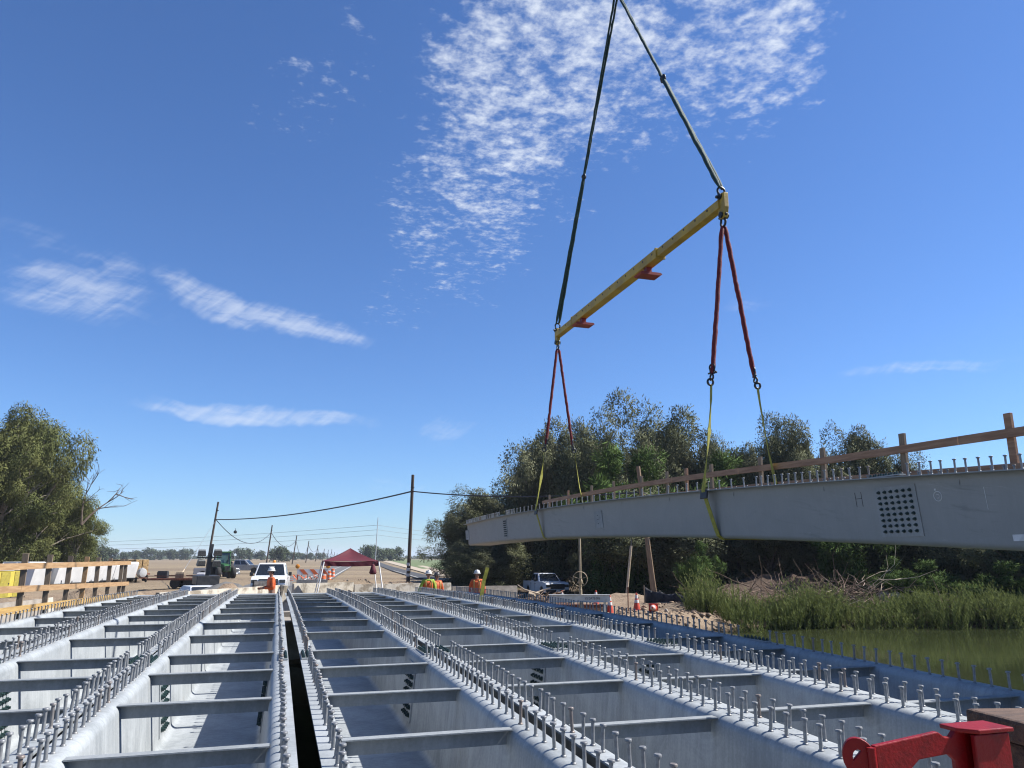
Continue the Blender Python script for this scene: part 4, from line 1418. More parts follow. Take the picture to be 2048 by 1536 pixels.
# small white and red car behind the chipped wall
cr = thing('car', 'low white and red car with a dark rear window behind the chipped concrete wall', 'car', spot(402, 43, -1.85), facing(402, R(196)))
MB().prism([(-2.1, 0.3), (2.1, 0.3), (2.15, 0.75), (1.9, 0.92), (0.9, 1.0), (-1.2, 1.0), (-2.0, 0.9), (-2.12, 0.7)], -0.88, 0.88, 'X').build('body', white_p, cr, bevel=0.04)
MB().add([(-0.84, -1.25, 0.98), (0.84, -1.25, 0.98), (0.84, 1.75, 0.98), (-0.84, 1.75, 0.98), (-0.66, -0.45, 1.46), (0.66, -0.45, 1.46), (0.66, 0.95, 1.46), (-0.66, 0.95, 1.46)],
         [(0, 3, 2, 1), (4, 5, 6, 7), (0, 1, 5, 4), (1, 2, 6, 5), (2, 3, 7, 6), (3, 0, 4, 7)]).build('cabin', white_p, cr, bevel=0.05)
MB().add([(-0.74, 1.70, 1.03), (0.74, 1.70, 1.03), (0.60, 1.06, 1.42), (-0.60, 1.06, 1.42), (-0.74, 1.5, 1.0), (0.74, 1.5, 1.0), (0.60, 0.9, 1.39), (-0.60, 0.9, 1.39)],
         [(0, 1, 2, 3), (7, 6, 5, 4), (0, 4, 5, 1), (1, 5, 6, 2), (2, 6, 7, 3), (3, 7, 4, 0)]).build('rear_window', glass_d, cr)
for v in cr.children[-1].data.vertices:
    v.co.y += 0.03
    v.co.z += 0.015
MB().box((0.0, -0.85, 1.25), (1.30, 0.02, 0.36), rot=(R(-58), 0, 0)).build('windshield', glass_d, cr)
for s in (-1, 1):
    MB().box((s * 0.89, 0.75, 0.72), (0.02, 1.3, 0.28)).build('red_panel', red_p, cr)
    MB().box((s * 0.62, 2.10, 0.78), (0.42, 0.08, 0.18)).build('tail_light', red_p, cr)
    for y in (-1.3, 1.3):
        wheel_mesh(0.31, 0.2, chrome, cr, (s * 0.78, y, 0.31))

# tractor
tp = spot(447.5, 92)
tr = thing('tractor', 'green farm tractor with a glazed cab and yellow wheel rims in the far field', 'tractor', (tp.x, tp.y, hz(tp)), facing(452, R(14)))
MB().prism([(-2.0, 0.75), (-0.2, 0.75), (-0.2, 1.62), (-1.8, 1.5), (-2.05, 1.3)], -0.36, 0.36, 'X').build('hood', tractor_g, tr, bevel=0.06)
MB().box((0, -2.03, 1.1), (0.5, 0.06, 0.5)).build('grille', dark_m, tr)
MB().add([(-0.72, -0.25, 1.25), (0.72, -0.25, 1.25), (0.72, 1.2, 1.25), (-0.72, 1.2, 1.25), (-0.66, 0.0, 2.75), (0.66, 0.0, 2.75), (0.66, 1.15, 2.75), (-0.66, 1.15, 2.75)],
         [(0, 3, 2, 1), (4, 5, 6, 7), (0, 1, 5, 4), (1, 2, 6, 5), (2, 3, 7, 6), (3, 0, 4, 7)]).build('cab_glass', mat('cab_glass', (0.05, 0.09, 0.075), 0.1, spec=0.8), tr)
fr = MB()
for s in (-1, 1):
    fr.bar((s * 0.74, -0.27, 1.2), (s * 0.68, -0.02, 2.8), 0.09, 0.09).bar((s * 0.74, 1.22, 1.2), (s * 0.68, 1.17, 2.8), 0.09, 0.09)
fr.build('cab_frame', tractor_g, tr)
MB().box((0, 0.57, 2.84), (1.55, 1.5, 0.16)).build('cab_roof', tractor_g, tr, bevel=0.05)
MB().box((0, 0.5, 0.95), (1.1, 1.6, 0.6)).build('chassis', dark_m, tr)
MB().tube([(0.42, -0.4, 1.5), (0.42, -0.4, 2.6)], 0.05, 8).build('exhaust', dark_m, tr)
for s in (-1, 1):
    wheel_mesh(0.92, 0.5, rim_y, tr, (s * 0.95, 0.9, 0.92))
    wheel_mesh(0.62, 0.38, rim_y, tr, (s * 0.80, -1.45, 0.62))
    MB().box((s * 0.98, 0.55, 1.92), (0.5, 0.9, 0.07)).build('fender', tractor_g, tr)
    MB().box((s * 1.0, -0.1, 2.3), (0.16, 0.06, 0.28)).bar((s * 0.7, -0.05, 2.4), (s * 0.95, -0.08, 2.35), 0.03, 0.03).build('mirror', dark_m, tr)

# ------------------------------------------------------------------ white cargo trailers
tl = [(50, 74, 'white cargo trailer partly behind the yellow toilets'), (62, 70, 'white cargo trailer behind the first railing post from the left'), (84, 72, 'white cargo trailer with a grey door between the first two railing posts'),
      (108, 72, 'white cargo trailer in front of the third railing post from the left'), (132, 74, 'white cargo trailer left of the third railing post, narrow face showing'),
      (153, 76, 'white cargo trailer behind the fourth railing post'), (175, 77, 'white cargo trailer with a dark emblem beside the fifth railing post'), (199, 80, 'white cargo trailer between the fifth and sixth railing posts'), (226, 83, 'white cargo trailer standing clear near the right end of the railing'), (247, 86, 'rightmost white cargo trailer, next to the straw load')]
tmpl = None
for i, (col, d, lab) in enumerate(tl):
    p = spot(col, d)
    rz_ = facing(col, R(42) + random.uniform(-.05, .05))
    if tmpl is None:
        tmpl = thing('cargo_trailer', lab, 'trailer', (p.x, p.y, hz(p)), rz_, 'white cargo trailers parked in a row')
        MB().prism([(-1.05, 0.45), (1.25, 0.45), (1.25, 2.0), (-1.25, 2.0), (-1.42, 1.85)], -0.72, 0.72, 'X').build('box', white_s, tmpl, bevel=0.03)
        dr = MB().box((0, 1.262, 1.22), (1.25, 0.02, 1.40)).build('rear_door', mat('door_grey', (0.60, 0.61, 0.62), 0.6), tmpl)
        MB().bar((0.5, 1.28, 0.7), (0.5, 1.28, 1.8), 0.03, 0.03).build('door_bar', dark_m, dr)
        MB().prism([(-0.12, 1.45), (0.12, 1.45), (0, 1.62)], -0.733, -0.722, 'X').build('emblem', dark_m, tmpl)
        MB().box((0, 0, 0.40), (1.2, 2.4, 0.1)).bar((-0.5, -1.2, 0.40), (0, -2.2, 0.42), 0.08, 0.08).bar((0.5, -1.2, 0.40), (0, -2.2, 0.42), 0.08, 0.08).build('drawbar_frame', dark_m, tmpl)
        MB().tube([(0, -2.1, 0.0), (0, -2.1, 0.7)], 0.035, 8).build('jack', dark_m, tmpl)
        for s in (-1, 1):
            MB().torus((s * 0.82, 0.1, 0.30), 0.38, 0.06, 10, 6, 'X', 0, math.pi).build('mudguard', dark_m, tmpl)
            wheel_mesh(0.30, 0.18, white_s, tmpl, (s * 0.82, 0.1, 0.30))
        o = tmpl
    else:
        o = copy_tree(tmpl)
        o.location = (p.x, p.y, hz(p))
        o.rotation_euler = (0, 0, rz_)
        o['label'] = lab
    k = random.uniform(0.93, 1.06)
    o.scale = (k, k, k)

# portable toilets
for col, d, lab in ((6, 60, 'yellow portable toilet with a white roof cut by the left edge'), (33, 61, 'yellow portable toilet with a white roof, right one of the two')):
    p = spot(col, d)
    o = thing('portable_toilet', lab, 'toilet', (p.x, p.y, hz(p) - 0.05), facing(col, R(38)), 'portable toilets')
    o.scale = (0.92, 0.92, 0.86)
    MB().box((0, 0, 1.02), (1.1, 1.1, 2.04), taper=0.95).build('cabin', toilet_y, o, bevel=0.04)
    MB().prism([(-0.58, 2.04), (0.58, 2.04), (0.5, 2.14), (0, 2.30), (-0.5, 2.14)], -0.58, 0.58, 'Y').build('roof', white_s, o, bevel=0.02)
    dr = MB().box((0, -0.545, 1.05), (0.68, 0.03, 1.78)).build('door', mat('toilet_door', (0.40, 0.33, 0.05), 0.6), o)
    MB().box((0.26, -0.57, 1.1), (0.05, 0.03, 0.12)).build('handle', dark_m, dr)
    MB().box((-0.545, 0, 1.75), (0.02, 0.6, 0.16)).build('vent', dark_m, o)
    MB().tube([(0.4, 0.4, 2.0), (0.4, 0.4, 2.6)], 0.05, 8).build('vent_pipe', white_s, o)
    MB().box((0, 0, 0.05), (1.2, 1.2, 0.1)).build('skid', dark_m, o)

# straw load on a wagon and a tank trailer
p = spot(262, 88)
o = thing('straw_wagon', 'dark wagon stacked with straw bales beyond the end of the left railing', 'wagon', (p.x, p.y, hz(p)), facing(262, R(50)))
MB().box((0, 0, 0.75), (2.2, 3.2, 0.14)).build('deck', rust, o)
for i in range(2):
    for j in range(2):
        for k in range(2):
            MB().box((-0.5 + i, -0.75 + j * 1.45, 1.17 + k * 0.68), (0.96, 1.38, 0.66), rot=(0, 0, random.gauss(0, .04))).build('bale', hay_m, o, bevel=0.05)
for s in (-1, 1):
    for y in (-1.1, 1.1):
        wheel_mesh(0.36, 0.2, rust, o, (s * 1.0, y, 0.36))
p = spot(287, 84)
o = thing('tank_trailer', 'small trailer carrying a pale round water tank beside the straw load', 'trailer', (p.x, p.y, hz(p)), facing(287, R(15)))
o.scale = (0.62, 0.62, 0.72)
MB().lathe([(0.25, -0.85), (0.55, -0.80), (0.62, -0.6), (0.62, 0.6), (0.55, 0.80), (0.25, 0.85)], 18, (0, 0, 1.25), 'Y').build('tank', tank_w, o, 40)
MB().lathe([(0.16, 0), (0.16, 0.1)], 12, (0, 0, 1.85)).build('tank_lid', tank_w, o)
MB().box((0, 0, 0.58), (1.3, 2.4, 0.12)).bar((0, -1.2, 0.58), (0, -2.4, 0.55), 0.1, 0.1).build('frame', rust, o)
for s in (-1, 1):
    wheel_mesh(0.34, 0.2, rust, o, (s * 0.75, 0.2, 0.34))

# flat equipment trailer with loose gear
p = spot(372, 62)
o = thing('equipment_trailer', 'rusty flat trailer heaped with gear left of the lighting tower', 'trailer', (p.x, p.y, hz(p)), facing(372, R(78)))
MB().box((0, 0, 0.62), (2.0, 4.6, 0.14)).build('deck', rust, o)
for s in (-1, 1):
    MB().bar((s * 0.98, -2.3, 0.85), (s * 0.98, 2.3, 0.85), 0.05, 0.05).build('side_rail', rust, o)
    for y in (-0.5, 0.4):
        wheel_mesh(0.36, 0.22, chrome, o, (s * 0.85, y, 0.34))
p0_ = (p.x, p.y, hz(p))
for lab, nm, cat, x, y, sx, sy2, sz, m_ in (('pale tool box on the flat trailer', 'tool_box', 'box', 0.2, -1.2, 1.0, 0.6, 0.32, white_s), ('tan crate on the flat trailer beside the tool box', 'crate', 'crate', -0.2, 0.2, 0.7, 0.6, 0.35, lumber_g), ('dark engine block at the rear of the flat trailer', 'engine', 'engine', 0.1, 1.5, 0.6, 0.7, 0.45, dark_m)):
    rot_ = o.rotation_euler.z
    wx_, wy_ = x * math.cos(rot_) - y * math.sin(rot_), x * math.sin(rot_) + y * math.cos(rot_)
    b_ = thing(nm, lab, cat, (p0_[0] + wx_, p0_[1] + wy_, p0_[2] + 0.69), rot_)
    MB().box((0, 0, sz / 2), (sx, sy2, sz)).build('shell', m_, b_, bevel=0.03)
    MB().box((0, 0, sz + 0.03), (sx * 0.9, sy2 * 0.9, 0.05)).build('lid', m_, b_)

# lighting tower
p = spot(416, 47)
o = thing('lighting_tower', 'trailer lighting tower with four lamps folded low on a black mast', 'lighting tower', (p.x, p.y, hz(p)), facing(416, R(8)))
MB().box((0, 0.1, 0.75), (1.2, 1.9, 0.75)).build('generator_box', dark_m, o, bevel=0.04)
for s in (-1, 1):
    wheel_mesh(0.33, 0.2, chrome, o, (s * 0.72, 0.2, 0.33))
MB().box((0, -0.45, 1.55), (0.2, 0.2, 2.6), rot=(0, R(4), 0)).build('mast', dark_m, o, bevel=0.01)
MB().box((0, -0.52, 2.10), (1.3, 0.06, 0.06)).build('lamp_bar', dark_m, o)
MB().bar((-0.5, -0.5, 0), (-0.5, -0.5, 0.5), 0.07, 0.07).bar((0.5, -0.5, 0), (0.5, -0.5, 0.5), 0.07, 0.07).build('outrigger', dark_m, o)
for i, (x, z) in enumerate(((-0.42, 2.36), (0.42, 2.38), (-0.42, 1.82), (0.40, 1.80))):
    lm = MB().box((0, 0, 0), (0.46, 0.26, 0.34), taper=0.8).build('lamp_head', mat('lamp_shell', (0.22, 0.23, 0.22), 0.5, 0.3), o, loc=(x, -0.62, z), bevel=0.02)
    lm.rotation_euler = (R(20), 0, R(random.uniform(-8, 8)))
    MB().box((0, -0.14, -0.01), (0.40, 0.02, 0.26), rot=(R(-6), 0, 0)).build('lamp_glass', lamp_gl, lm)
    for k in range(3):
        MB().box((0, -0.165, -0.1 + k * 0.1), (0.40, 0.012, 0.012)).build('guard_wire', dark_m, lm)

# ------------------------------------------------------------------ canopy
tc_ = spot(700, 31.2)
o = thing('canopy_tent', 'maroon pop-up canopy on slanted white legs beside the road', 'canopy', (tc_.x, tc_.y, -1.22), facing(700, R(4)))
hw, ez, az_ = 1.03, 2.10, 2.60
vv = [(-hw, -hw, ez), (hw, -hw, ez), (hw, hw, ez), (-hw, hw, ez), (0, 0, az_)]
N = 8
cv, cf_ = [], []
for s in range(4):
    a, b = Vector(vv[s]), Vector(vv[(s + 1) % 4])
    k0 = len(cv)
    for i in range(N + 1):
        t_ = i / N
        for j in range(N + 1):
            u = j / N
            p_ = a.lerp(b, u).lerp(Vector(vv[4]), t_)
            p_.z -= 0.10 * math.sin(math.pi * t_) * (0.4 + 0.6 * math.sin(math.pi * u))
            cv.append(tuple(p_))
    for i in range(N):
        for j in range(N):
            q0 = k0 + i * (N + 1) + j
            cf_.append((q0, q0 + 1, q0 + N + 2, q0 + N + 1))
MB().add(cv, cf_).build('roof_canvas', maroon, o, 30)
vl = MB()
for s in range(4):
    a, b = Vector(vv[s]), Vector(vv[(s + 1) % 4])
    pts = []
    for j in range(13):
        u = j / 12
        w_ = a.lerp(b, u) + Vector((0, 0, -0.03 * math.sin(math.pi * u)))
        pts.append(w_)
    k0 = [tuple(w_) for w_ in pts] + [tuple(w_ - Vector((random.gauss(0, .01), random.gauss(0, .01), 0.17))) for w_ in pts]
    vl.add(k0, [(j, j + 1, 13 + j + 1, 13 + j) for j in range(12)])
vl.build('valance', maroon, o)
for sx in (-1, 1):
    for sy2 in (-1, 1):
        MB().bar((sx * hw, sy2 * hw, ez - 0.02), (sx * (hw + 0.34), sy2 * (hw + 0.30), 0), 0.035, 0.035).build('leg', white_s, o)
# folded valance bag tied to the right leg
bg_ = thing('canopy_bag', 'maroon storage bag tied to the right leg of the canopy', 'bag', (spot(747, 29.3).x, spot(747, 29.3).y, zat(1147, 29.3)))
MB().lathe([(0.02, 0.38), (0.06, 0.34), (0.10, 0.20), (0.14, 0.07), (0.11, 0.01), (0.03, 0.0)], 12).build('sack', maroon, bg_, 60)
MB().tube([(0, 0, 0.36), (0.02, 0, 0.45)], 0.015, 6).build('cord', dark_m, bg_)

# ------------------------------------------------------------------ striped barricade
p = spot(627, 40)
o = thing('striped_barricade', 'orange and white striped road barricade with amber lamps left of the canopy', 'barricade', (p.x, p.y, hz(p)), facing(627))
for s in (-1, 1):
    MB().box((s * 0.72, 0, 0.85), (0.06, 0.06, 1.7)).build('upright', stripe_o, o)
    MB().box((s * 0.72, 0, 0.04), (0.08, 1.3, 0.07)).build('foot', stripe_o, o)
    MB().lathe([(0.07, -0.05), (0.11, -0.03), (0.11, 0.03), (0.07, 0.05)], 14, (s * 0.74, -0.07, 1.83), 'Y').build('warning_lamp', amber, o, 40)
for z in (0.55, 1.06, 1.56):
    bd = MB().box((0, -0.05, z), (1.5, 0.025, 0.26)).build('board', white_s if z != 1.06 else mat('board_back', (0.30, 0.29, 0.27), 0.7), o)
    if z != 1.06:
        for k in range(3):
            x0_ = -0.66 + k * 0.5
            MB().prism([(x0_, z + 0.128), (x0_ + 0.22, z + 0.128), (x0_ + 0.46, z - 0.128), (x0_ + 0.24, z - 0.128)] if x0_ + 0.46 < 0.75 else [(x0_, z + 0.128), (x0_ + 0.22, z + 0.128), (0.74, z - 0.09), (0.74, z - 0.128), (x0_ + 0.24, z - 0.128)], -0.0665, -0.0635, 'Y').build('stripe', stripe_o, bd)
# orange plastic fence heap and drums along the road
for col, d, lab in ((604, 74, 'crumpled orange safety fence beside the road, left end'), (616, 70, 'crumpled orange safety fence beside the road, right end')):
    p = spot(col, d)
    o = thing('safety_fence_heap', lab, 'fence', (p.x, p.y, hz(p)), 0, 'fallen orange safety fence')
    m_ = MB()
    for k in range(14):
        a = Vector((random.uniform(-1.2, 1.2), random.uniform(-.5, .5), random.uniform(0, .7)))
        m_.bar(a, a + Vector((random.uniform(-.8, .8), random.uniform(-.4, .4), random.uniform(-.3, .3))), 0.09, 0.02)
    m_.build('mesh_strips', stripe_o, o)
    MB().bar((0, 0, 0), (0.1, 0, 0.9), 0.05, 0.05).build('stake', lumber_g, o)
for col, d, lab in ((660, 78, 'white and orange traffic drum beside the road, nearer one'), (667, 92, 'white and orange traffic drum beside the road, farther one'), (648, 60, 'white and orange traffic drum behind the canopy leg')):
    p = spot(col, d)
    o = thing('traffic_drum', lab, 'drum', (p.x, p.y, hz(p)), 0, 'traffic drums along the road')
    MB().lathe([(0.30, 0), (0.30, 0.08), (0.24, 0.09), (0.23, 0.5), (0.21, 0.52), (0.19, 0.95), (0.1, 1.0)], 16).build('drum', stripe_o, o, 40)
    for z in (0.3, 0.7):
        MB().lathe([(0.236 if z < .5 else 0.213, z - 0.07), (0.236 if z < .5 else 0.213, z + 0.07)], 16, cap=False).build('white_band', cone_w, o, 60)
# framed white panel in front of the truck
p = spot(528, 36.5)
o = thing('framed_panel', 'white sheet in a timber frame leaning behind the chipped wall, left of the worker', 'panel', (p.x, p.y, hz(p)), facing(528, R(-5)))
for s in (-1, 1):
    MB().box((s * 0.37, 0, 0.62), (0.07, 0.06, 1.24)).build('upright', lumber_g if s > 0 else dark_m, o)
MB().box((0, 0.0, 1.08), (0.68, 0.04, 0.22)).build('top_board', concrete_w, o)
MB().box((0, 0.0, 0.70), (0.68, 0.03, 0.46)).build('sheet', white_s, o)
MB().box((0, 0.0, 0.36), (0.68, 0.04, 0.18)).build('bottom_board', concrete_w, o)
p = spot(504, 37)
o = thing('meter_box', 'grey utility box standing left of the framed white panel', 'utility box', (p.x, p.y, hz(p)), facing(504))
MB().box((0, 0, 0.5), (0.36, 0.3, 0.75)).build('cabinet', mat('grey_box', (0.30, 0.32, 0.34), 0.6), o, bevel=0.02)
MB().box((0.05, -0.16, 0.55), (0.16, 0.03, 0.3)).build('cabinet_door', dark_m, o)


# ------------------------------------------------------------------ poles and wires
def pole(label, base, top, r0, r1, mt, name='utility_pole', bands=False):
    base, top = Vector(base), Vector(top)
    root = thing(name, label, 'pole', base)
    MB().tube([(0, 0, -0.3), tuple((top - base) * 0.5), tuple(top - base)], [r0, (r0 + r1) / 2, r1], 10).build('shaft', mt, root, 50)
    MB().lathe([(r1 * 1.25, -0.16), (r1 * 1.25, -0.06)], 10, tuple(top - base - Vector((0, 0, 1.0)))).build('wire_clamp', dark_m, root)
    if bands:
        for z in (0.55, 1.0, 1.45):
            MB().lathe([(r0 * 1.02 + 0.004, z), (r0 * 1.02 + 0.004, z + 0.24)], 12, cap=False).build('white_band', cone_w, root)
    return root


PB = spot(817.5, 67)
PB.z = hz(PB)
PT = spot(821, 67, zat(951, 67))
pole('tall dark utility pole with white bands round its foot', PB, PT, 0.17, 0.13, pole_m, bands=True)
lp_ = []
for i, (cb, ct, row, d) in enumerate(((414, 427, 1012, 107), (533, 540, 1054, 182), (585, 591, 1073, 262), (612, 616, 1083, 340), (631, 635, 1091, 430), (645, 648, 1098, 520), (654, 656, 1100, 610), (661, 663, 1099, 700), (667, 669, 1104, 800), (673, 674, 1106, 900))):
    b_ = spot(cb, d)
    b_.z = hz(b_)
    t_ = spot(ct, d, zat(row, d))
    lp_.append((b_, t_))
    w_ = ['leaning black utility pole above the lighting tower', 'utility pole behind the white truck', 'third utility pole from the left along the road', 'fourth utility pole from the left along the road', 'fifth utility pole from the left along the road',
          'sixth utility pole from the left along the road', 'seventh utility pole from the left along the road', 'eighth utility pole, small in the distance along the road', 'ninth utility pole, tiny in the distance along the road', 'tenth and farthest utility pole along the road'][i]
    pole(w_, b_, t_, 0.16 + 0.02 * min(i, 4), 0.12 + 0.02 * min(i, 4), pole_m)
bp_b = spot(1306, 47)
bp_b.z = hz(bp_b)
bp_t = spot(1283, 47, zat(935, 47))
pole('bare brown wooden pole rising behind the lifted girder between two braces', bp_b, bp_t, 0.17, 0.12, pole_new, 'wood_pole')
for k, (cb, ct, row, d, lab) in enumerate(((1249, 1263, 1092, 45, 'pale wooden brace leaning left of the bare brown pole'), (1310, 1299, 1090, 45.5, 'pale wooden brace leaning right of the bare brown pole'))):
    b_ = spot(cb, d)
    b_.z = hz(b_) - 0.1
    t_ = spot(ct, d, zat(row, d))
    o = thing('pole_brace', lab, 'brace', b_)
    MB().tube([(0, 0, 0), tuple((t_ - b_) * 0.5), tuple(t_ - b_)], 0.075, 8).build('strut', pole_new if k else brush_p, o, 50)
    MB().tube([tuple(t_ - b_), tuple(t_ - b_ + Vector((0.02, 0, 0.4)))], 0.03, 6).build('brace_wire', wire_m, o)
# thin steel pole at the power line corner
SPB = spot(750.5, 250)
SPB.z = hz(SPB)
SPT = spot(753, 250, zat(1037, 250))
pole('thin pale steel power pole rising behind the maroon canopy', SPB, SPT, 0.16, 0.10, pale_pole, 'power_pole')


def cable(label, a, b, sag, r_, mt=wire_m, name='overhead_cable', n=24):
    a, b = Vector(a), Vector(b)
    o = thing(name, label, 'cable', a)
    pts = []
    for i in range(n + 1):
        t_ = i / n
        p_ = (b - a) * t_
        p_.z -= sag * 4 * t_ * (1 - t_)
        pts.append(tuple(p_))
    MB().tube(pts, r_, 6).build('wire', mt, o, 60)
    return o


def on_pole(pr, drop):
    b_, t_ = pr
    d = (t_ - b_).normalized()
    return t_ - d * drop


A_ = on_pole(lp_[0], 2.3)
B_ = on_pole((PB, PT), 1.45)
cable('thick black cable between the leaning pole and the banded pole', A_, B_, 0.65, 0.065)
D_ = spot(1240, 52, 6.6)
cable('thick black cable from the banded pole into the trees', B_, bp_t - Vector((0, 0, 1.6)), 0.35, 0.055)
cable('black service wire running right from the bare brown pole', bp_t - Vector((0, 0, 1.5)), spot(1460, 60, 4.6), 0.4, 0.03)
for i in range(len(lp_) - 1):
    a, b = on_pole(lp_[i], 2.2 if i == 0 else 1.6), on_pole(lp_[i + 1], 1.6)
    cable(['sagging cable between the leaning pole and the pole behind the truck', 'sagging cable between the second and third road poles', 'slack cable between the third and fourth road poles', 'cable between the fourth and fifth road poles', 'cable between the fifth and sixth road poles',
           'cable between the sixth and seventh road poles', 'cable between the seventh and eighth road poles', 'cable between the eighth and ninth road poles', 'cable between the ninth and tenth road poles'][i],
          a, b, (2.8, 2.6, 5.0, 2.6, 3, 3, 3, 3, 3)[i], 0.05 + 0.012 * i)
gy_ = spot(350, 62)
gy_.z = hz(gy_)
o = thing('guy_wire', 'pale guy wire slanting from the leaning pole down to the dirt', 'wire', gy_)
gdir = on_pole(lp_[0], 2.6) - gy_
MB().tube([(0, 0, 0), tuple(gdir)], 0.022, 6).build('strand', wire_far, o)
MB().tube([tuple(gdir * 0.0), tuple(gdir * 0.19)], 0.045, 6).build('guard_sleeve', brush_p, o)
MB().ball(tuple(A_ - lp_[0][0] * 0), 0.0001, 4) if False else None
bx = thing('cable_box', 'black splice box hanging on the cable right of the leaning pole', 'box', A_ + Vector((2.4, 4.0, -1.45)))
MB().lathe([(0.08, -0.3), (0.22, -0.25), (0.22, 0.25), (0.08, 0.3)], 10, (0, 0, 0), 'Y').build('shell', dark_m, bx, 50)
MB().tube([(0, 0, 0.2), (0, 0, 0.5)], 0.03, 6).build('hanger', wire_m, bx)
for k, row in enumerate((1052, 1061, 1071)):
    z0_ = zat(row, 250)
    cable(['uppermost power line', 'middle power line', 'lowest power line'][k] + ' running left from the thin steel pole', spot(752.6, 250, z0_), spot(-250, 560, z0_ - 1.0), 3.5, 0.05, wire_far, 'power_line')
    cable(['uppermost power line', 'middle power line', 'lowest power line'][k] + ' running right from the thin steel pole', spot(752.6, 250, z0_), spot(1060, 330, z0_ - 0.5), 1.5, 0.05, wire_far, 'power_line')


# ------------------------------------------------------------------ sluice gate frame with lettering
def text_mesh(txt, size, mt, name):
    cu = bpy.data.curves.new(name, 'FONT')
    cu.body = txt
    cu.size = size
    cu.align_x = 'CENTER'
    cu.align_y = 'CENTER'
    cu.extrude = 0.002
    o = bpy.data.objects.new(name, cu)
    C.objects.link(o)
    dg = bpy.context.evaluated_depsgraph_get()
    dg.update()
    me = bpy.data.meshes.new_from_object(o.evaluated_get(dg))
    bpy.data.objects.remove(o)
    me.materials.clear()
    me.materials.append(mt)
    return me


gp = spot(1157, 31.5)
gz_ = -1.25
gate = thing('sluice_gate', 'sluice gate frame with a lettered white crossbeam and a handwheel on its tall stem', 'gate', (gp.x, gp.y, gz_), facing(1157, R(3)))
bz = zat(1193, 31.5) - gz_
bm_ = MB().box((0, 0, bz), (2.42, 0.16, 0.26)).build('crossbeam', gate_white, gate)
MB().box((0, 0, bz + 0.14), (2.46, 0.24, 0.02)).build('top_flange', gate_white, gate)
MB().box((0, 0, bz - 0.14), (2.46, 0.24, 0.02)).build('bottom_flange', gate_white, gate)
for x in (-1.05, -0.2, 0.2, 1.05):
    MB().box((x, -0.086, bz), (0.014, 0.012, 0.25)).build('stiffener', gate_white, gate)
tm = link('lettering', text_mesh('SG DATE-006', 0.115, ink, 'lettering'), bm_, (0.52, -0.0835, bz))
tm.rotation_euler = (R(90), 0, 0)
tm.scale = (0.92, 1.15, 1)
for s in (-1, 1):
    MB().box((s * 1.02, 0, bz / 2 - 0.08), (0.10, 0.14, bz - 0.13)).build('leg', gate_white, gate)
sx_ = 0.06
MB().tube([(sx_, 0, -0.8), (sx_, 0, bz + 0.35), (sx_, 0, bz + 0.36), (sx_, 0, 3.6)], [0.062, 0.062, 0.048, 0.048], 12).build('stem_pipe', beige_pipe, gate, 50)
hwz = zat(1157, 31.5) - gz_
MB().lathe([(0.06, -0.14), (0.085, -0.1), (0.085, 0.0), (0.06, 0.06)], 12, (sx_, 0, hwz - 0.05)).build('stem_collar', beige_pipe, gate, 40)
wh = MB().torus((0, 0, 0), 0.29, 0.016, 28, 6, 'Y').build('handwheel', rust, gate, 60, loc=(sx_ - 0.02, -0.12, hwz + 0.02))
wh.data.materials[0] = beige_pipe
for k in range(5):
    a = 2 * math.pi * k / 5 + 0.3
    MB().tube([(0, 0, 0), (0.29 * math.cos(a), 0, 0.29 * math.sin(a))], 0.012, 6).build('spoke', beige_pipe, wh)
MB().lathe([(0.05, -0.06), (0.05, 0.12)], 10, (0, 0, 0), 'Y').build('hub', beige_pipe, wh)
MB().tube([(-0.18, -0.1, bz + 0.13), (-0.18, -0.1, hwz - 0.25)], 0.008, 6).build('indicator_rod', beige_pipe, gate)
# timber stack and bags under the beam
p = spot(1153, 33.0)
o = thing('timber_stack', 'stack of reddish timber beams lying under the lettered crossbeam', 'timber', (p.x, p.y, -1.18), facing(1157))
for i in range(2):
    for j in range(4):
        MB().box((random.uniform(-.1, .1), j * 0.16, 0.08 + i * 0.13), (2.2, 0.14, 0.12), rot=(0, 0, random.gauss(0, .02))).build('beam', rust if (i + j) % 3 else lumber_r, o)
for col, d, lab, m_ in ((1128, 31.0, 'yellow sack under the left part of the lettered crossbeam', toilet_y), (1142, 30.8, 'white sack under the middle of the lettered crossbeam', white_s), (1172, 30.6, 'grey sack beside the pale sack under the crossbeam', mat('grey_sack', (0.28, 0.27, 0.26), 0.9)),
                        (1166, 31.0, 'pale sack under the stem of the sluice gate', concrete_w), (1200, 31.2, 'pale yellow crumpled tarp at the right end of the crossbeam', mat('tarp', (0.66, 0.58, 0.33), 0.8))):
    p = spot(col, d)
    o = thing('sack', lab, 'sack', (p.x, p.y, hz(p) - 0.02), random.uniform(0, 3))
    m2 = MB()
    m2.ball((0, 0, 0.12), 0.3, 14, (1.1, 0.7, 0.5))
    for i_, v_ in enumerate(m2.v):
        k_ = 1 + 0.18 * math.sin(v_[0] * 17 + col) * math.cos(v_[1] * 23)
        m2.v[i_] = (v_[0] * k_, v_[1] * k_, max(0.0, v_[2] * k_))
    m2.build('bag', m_, o, 50)


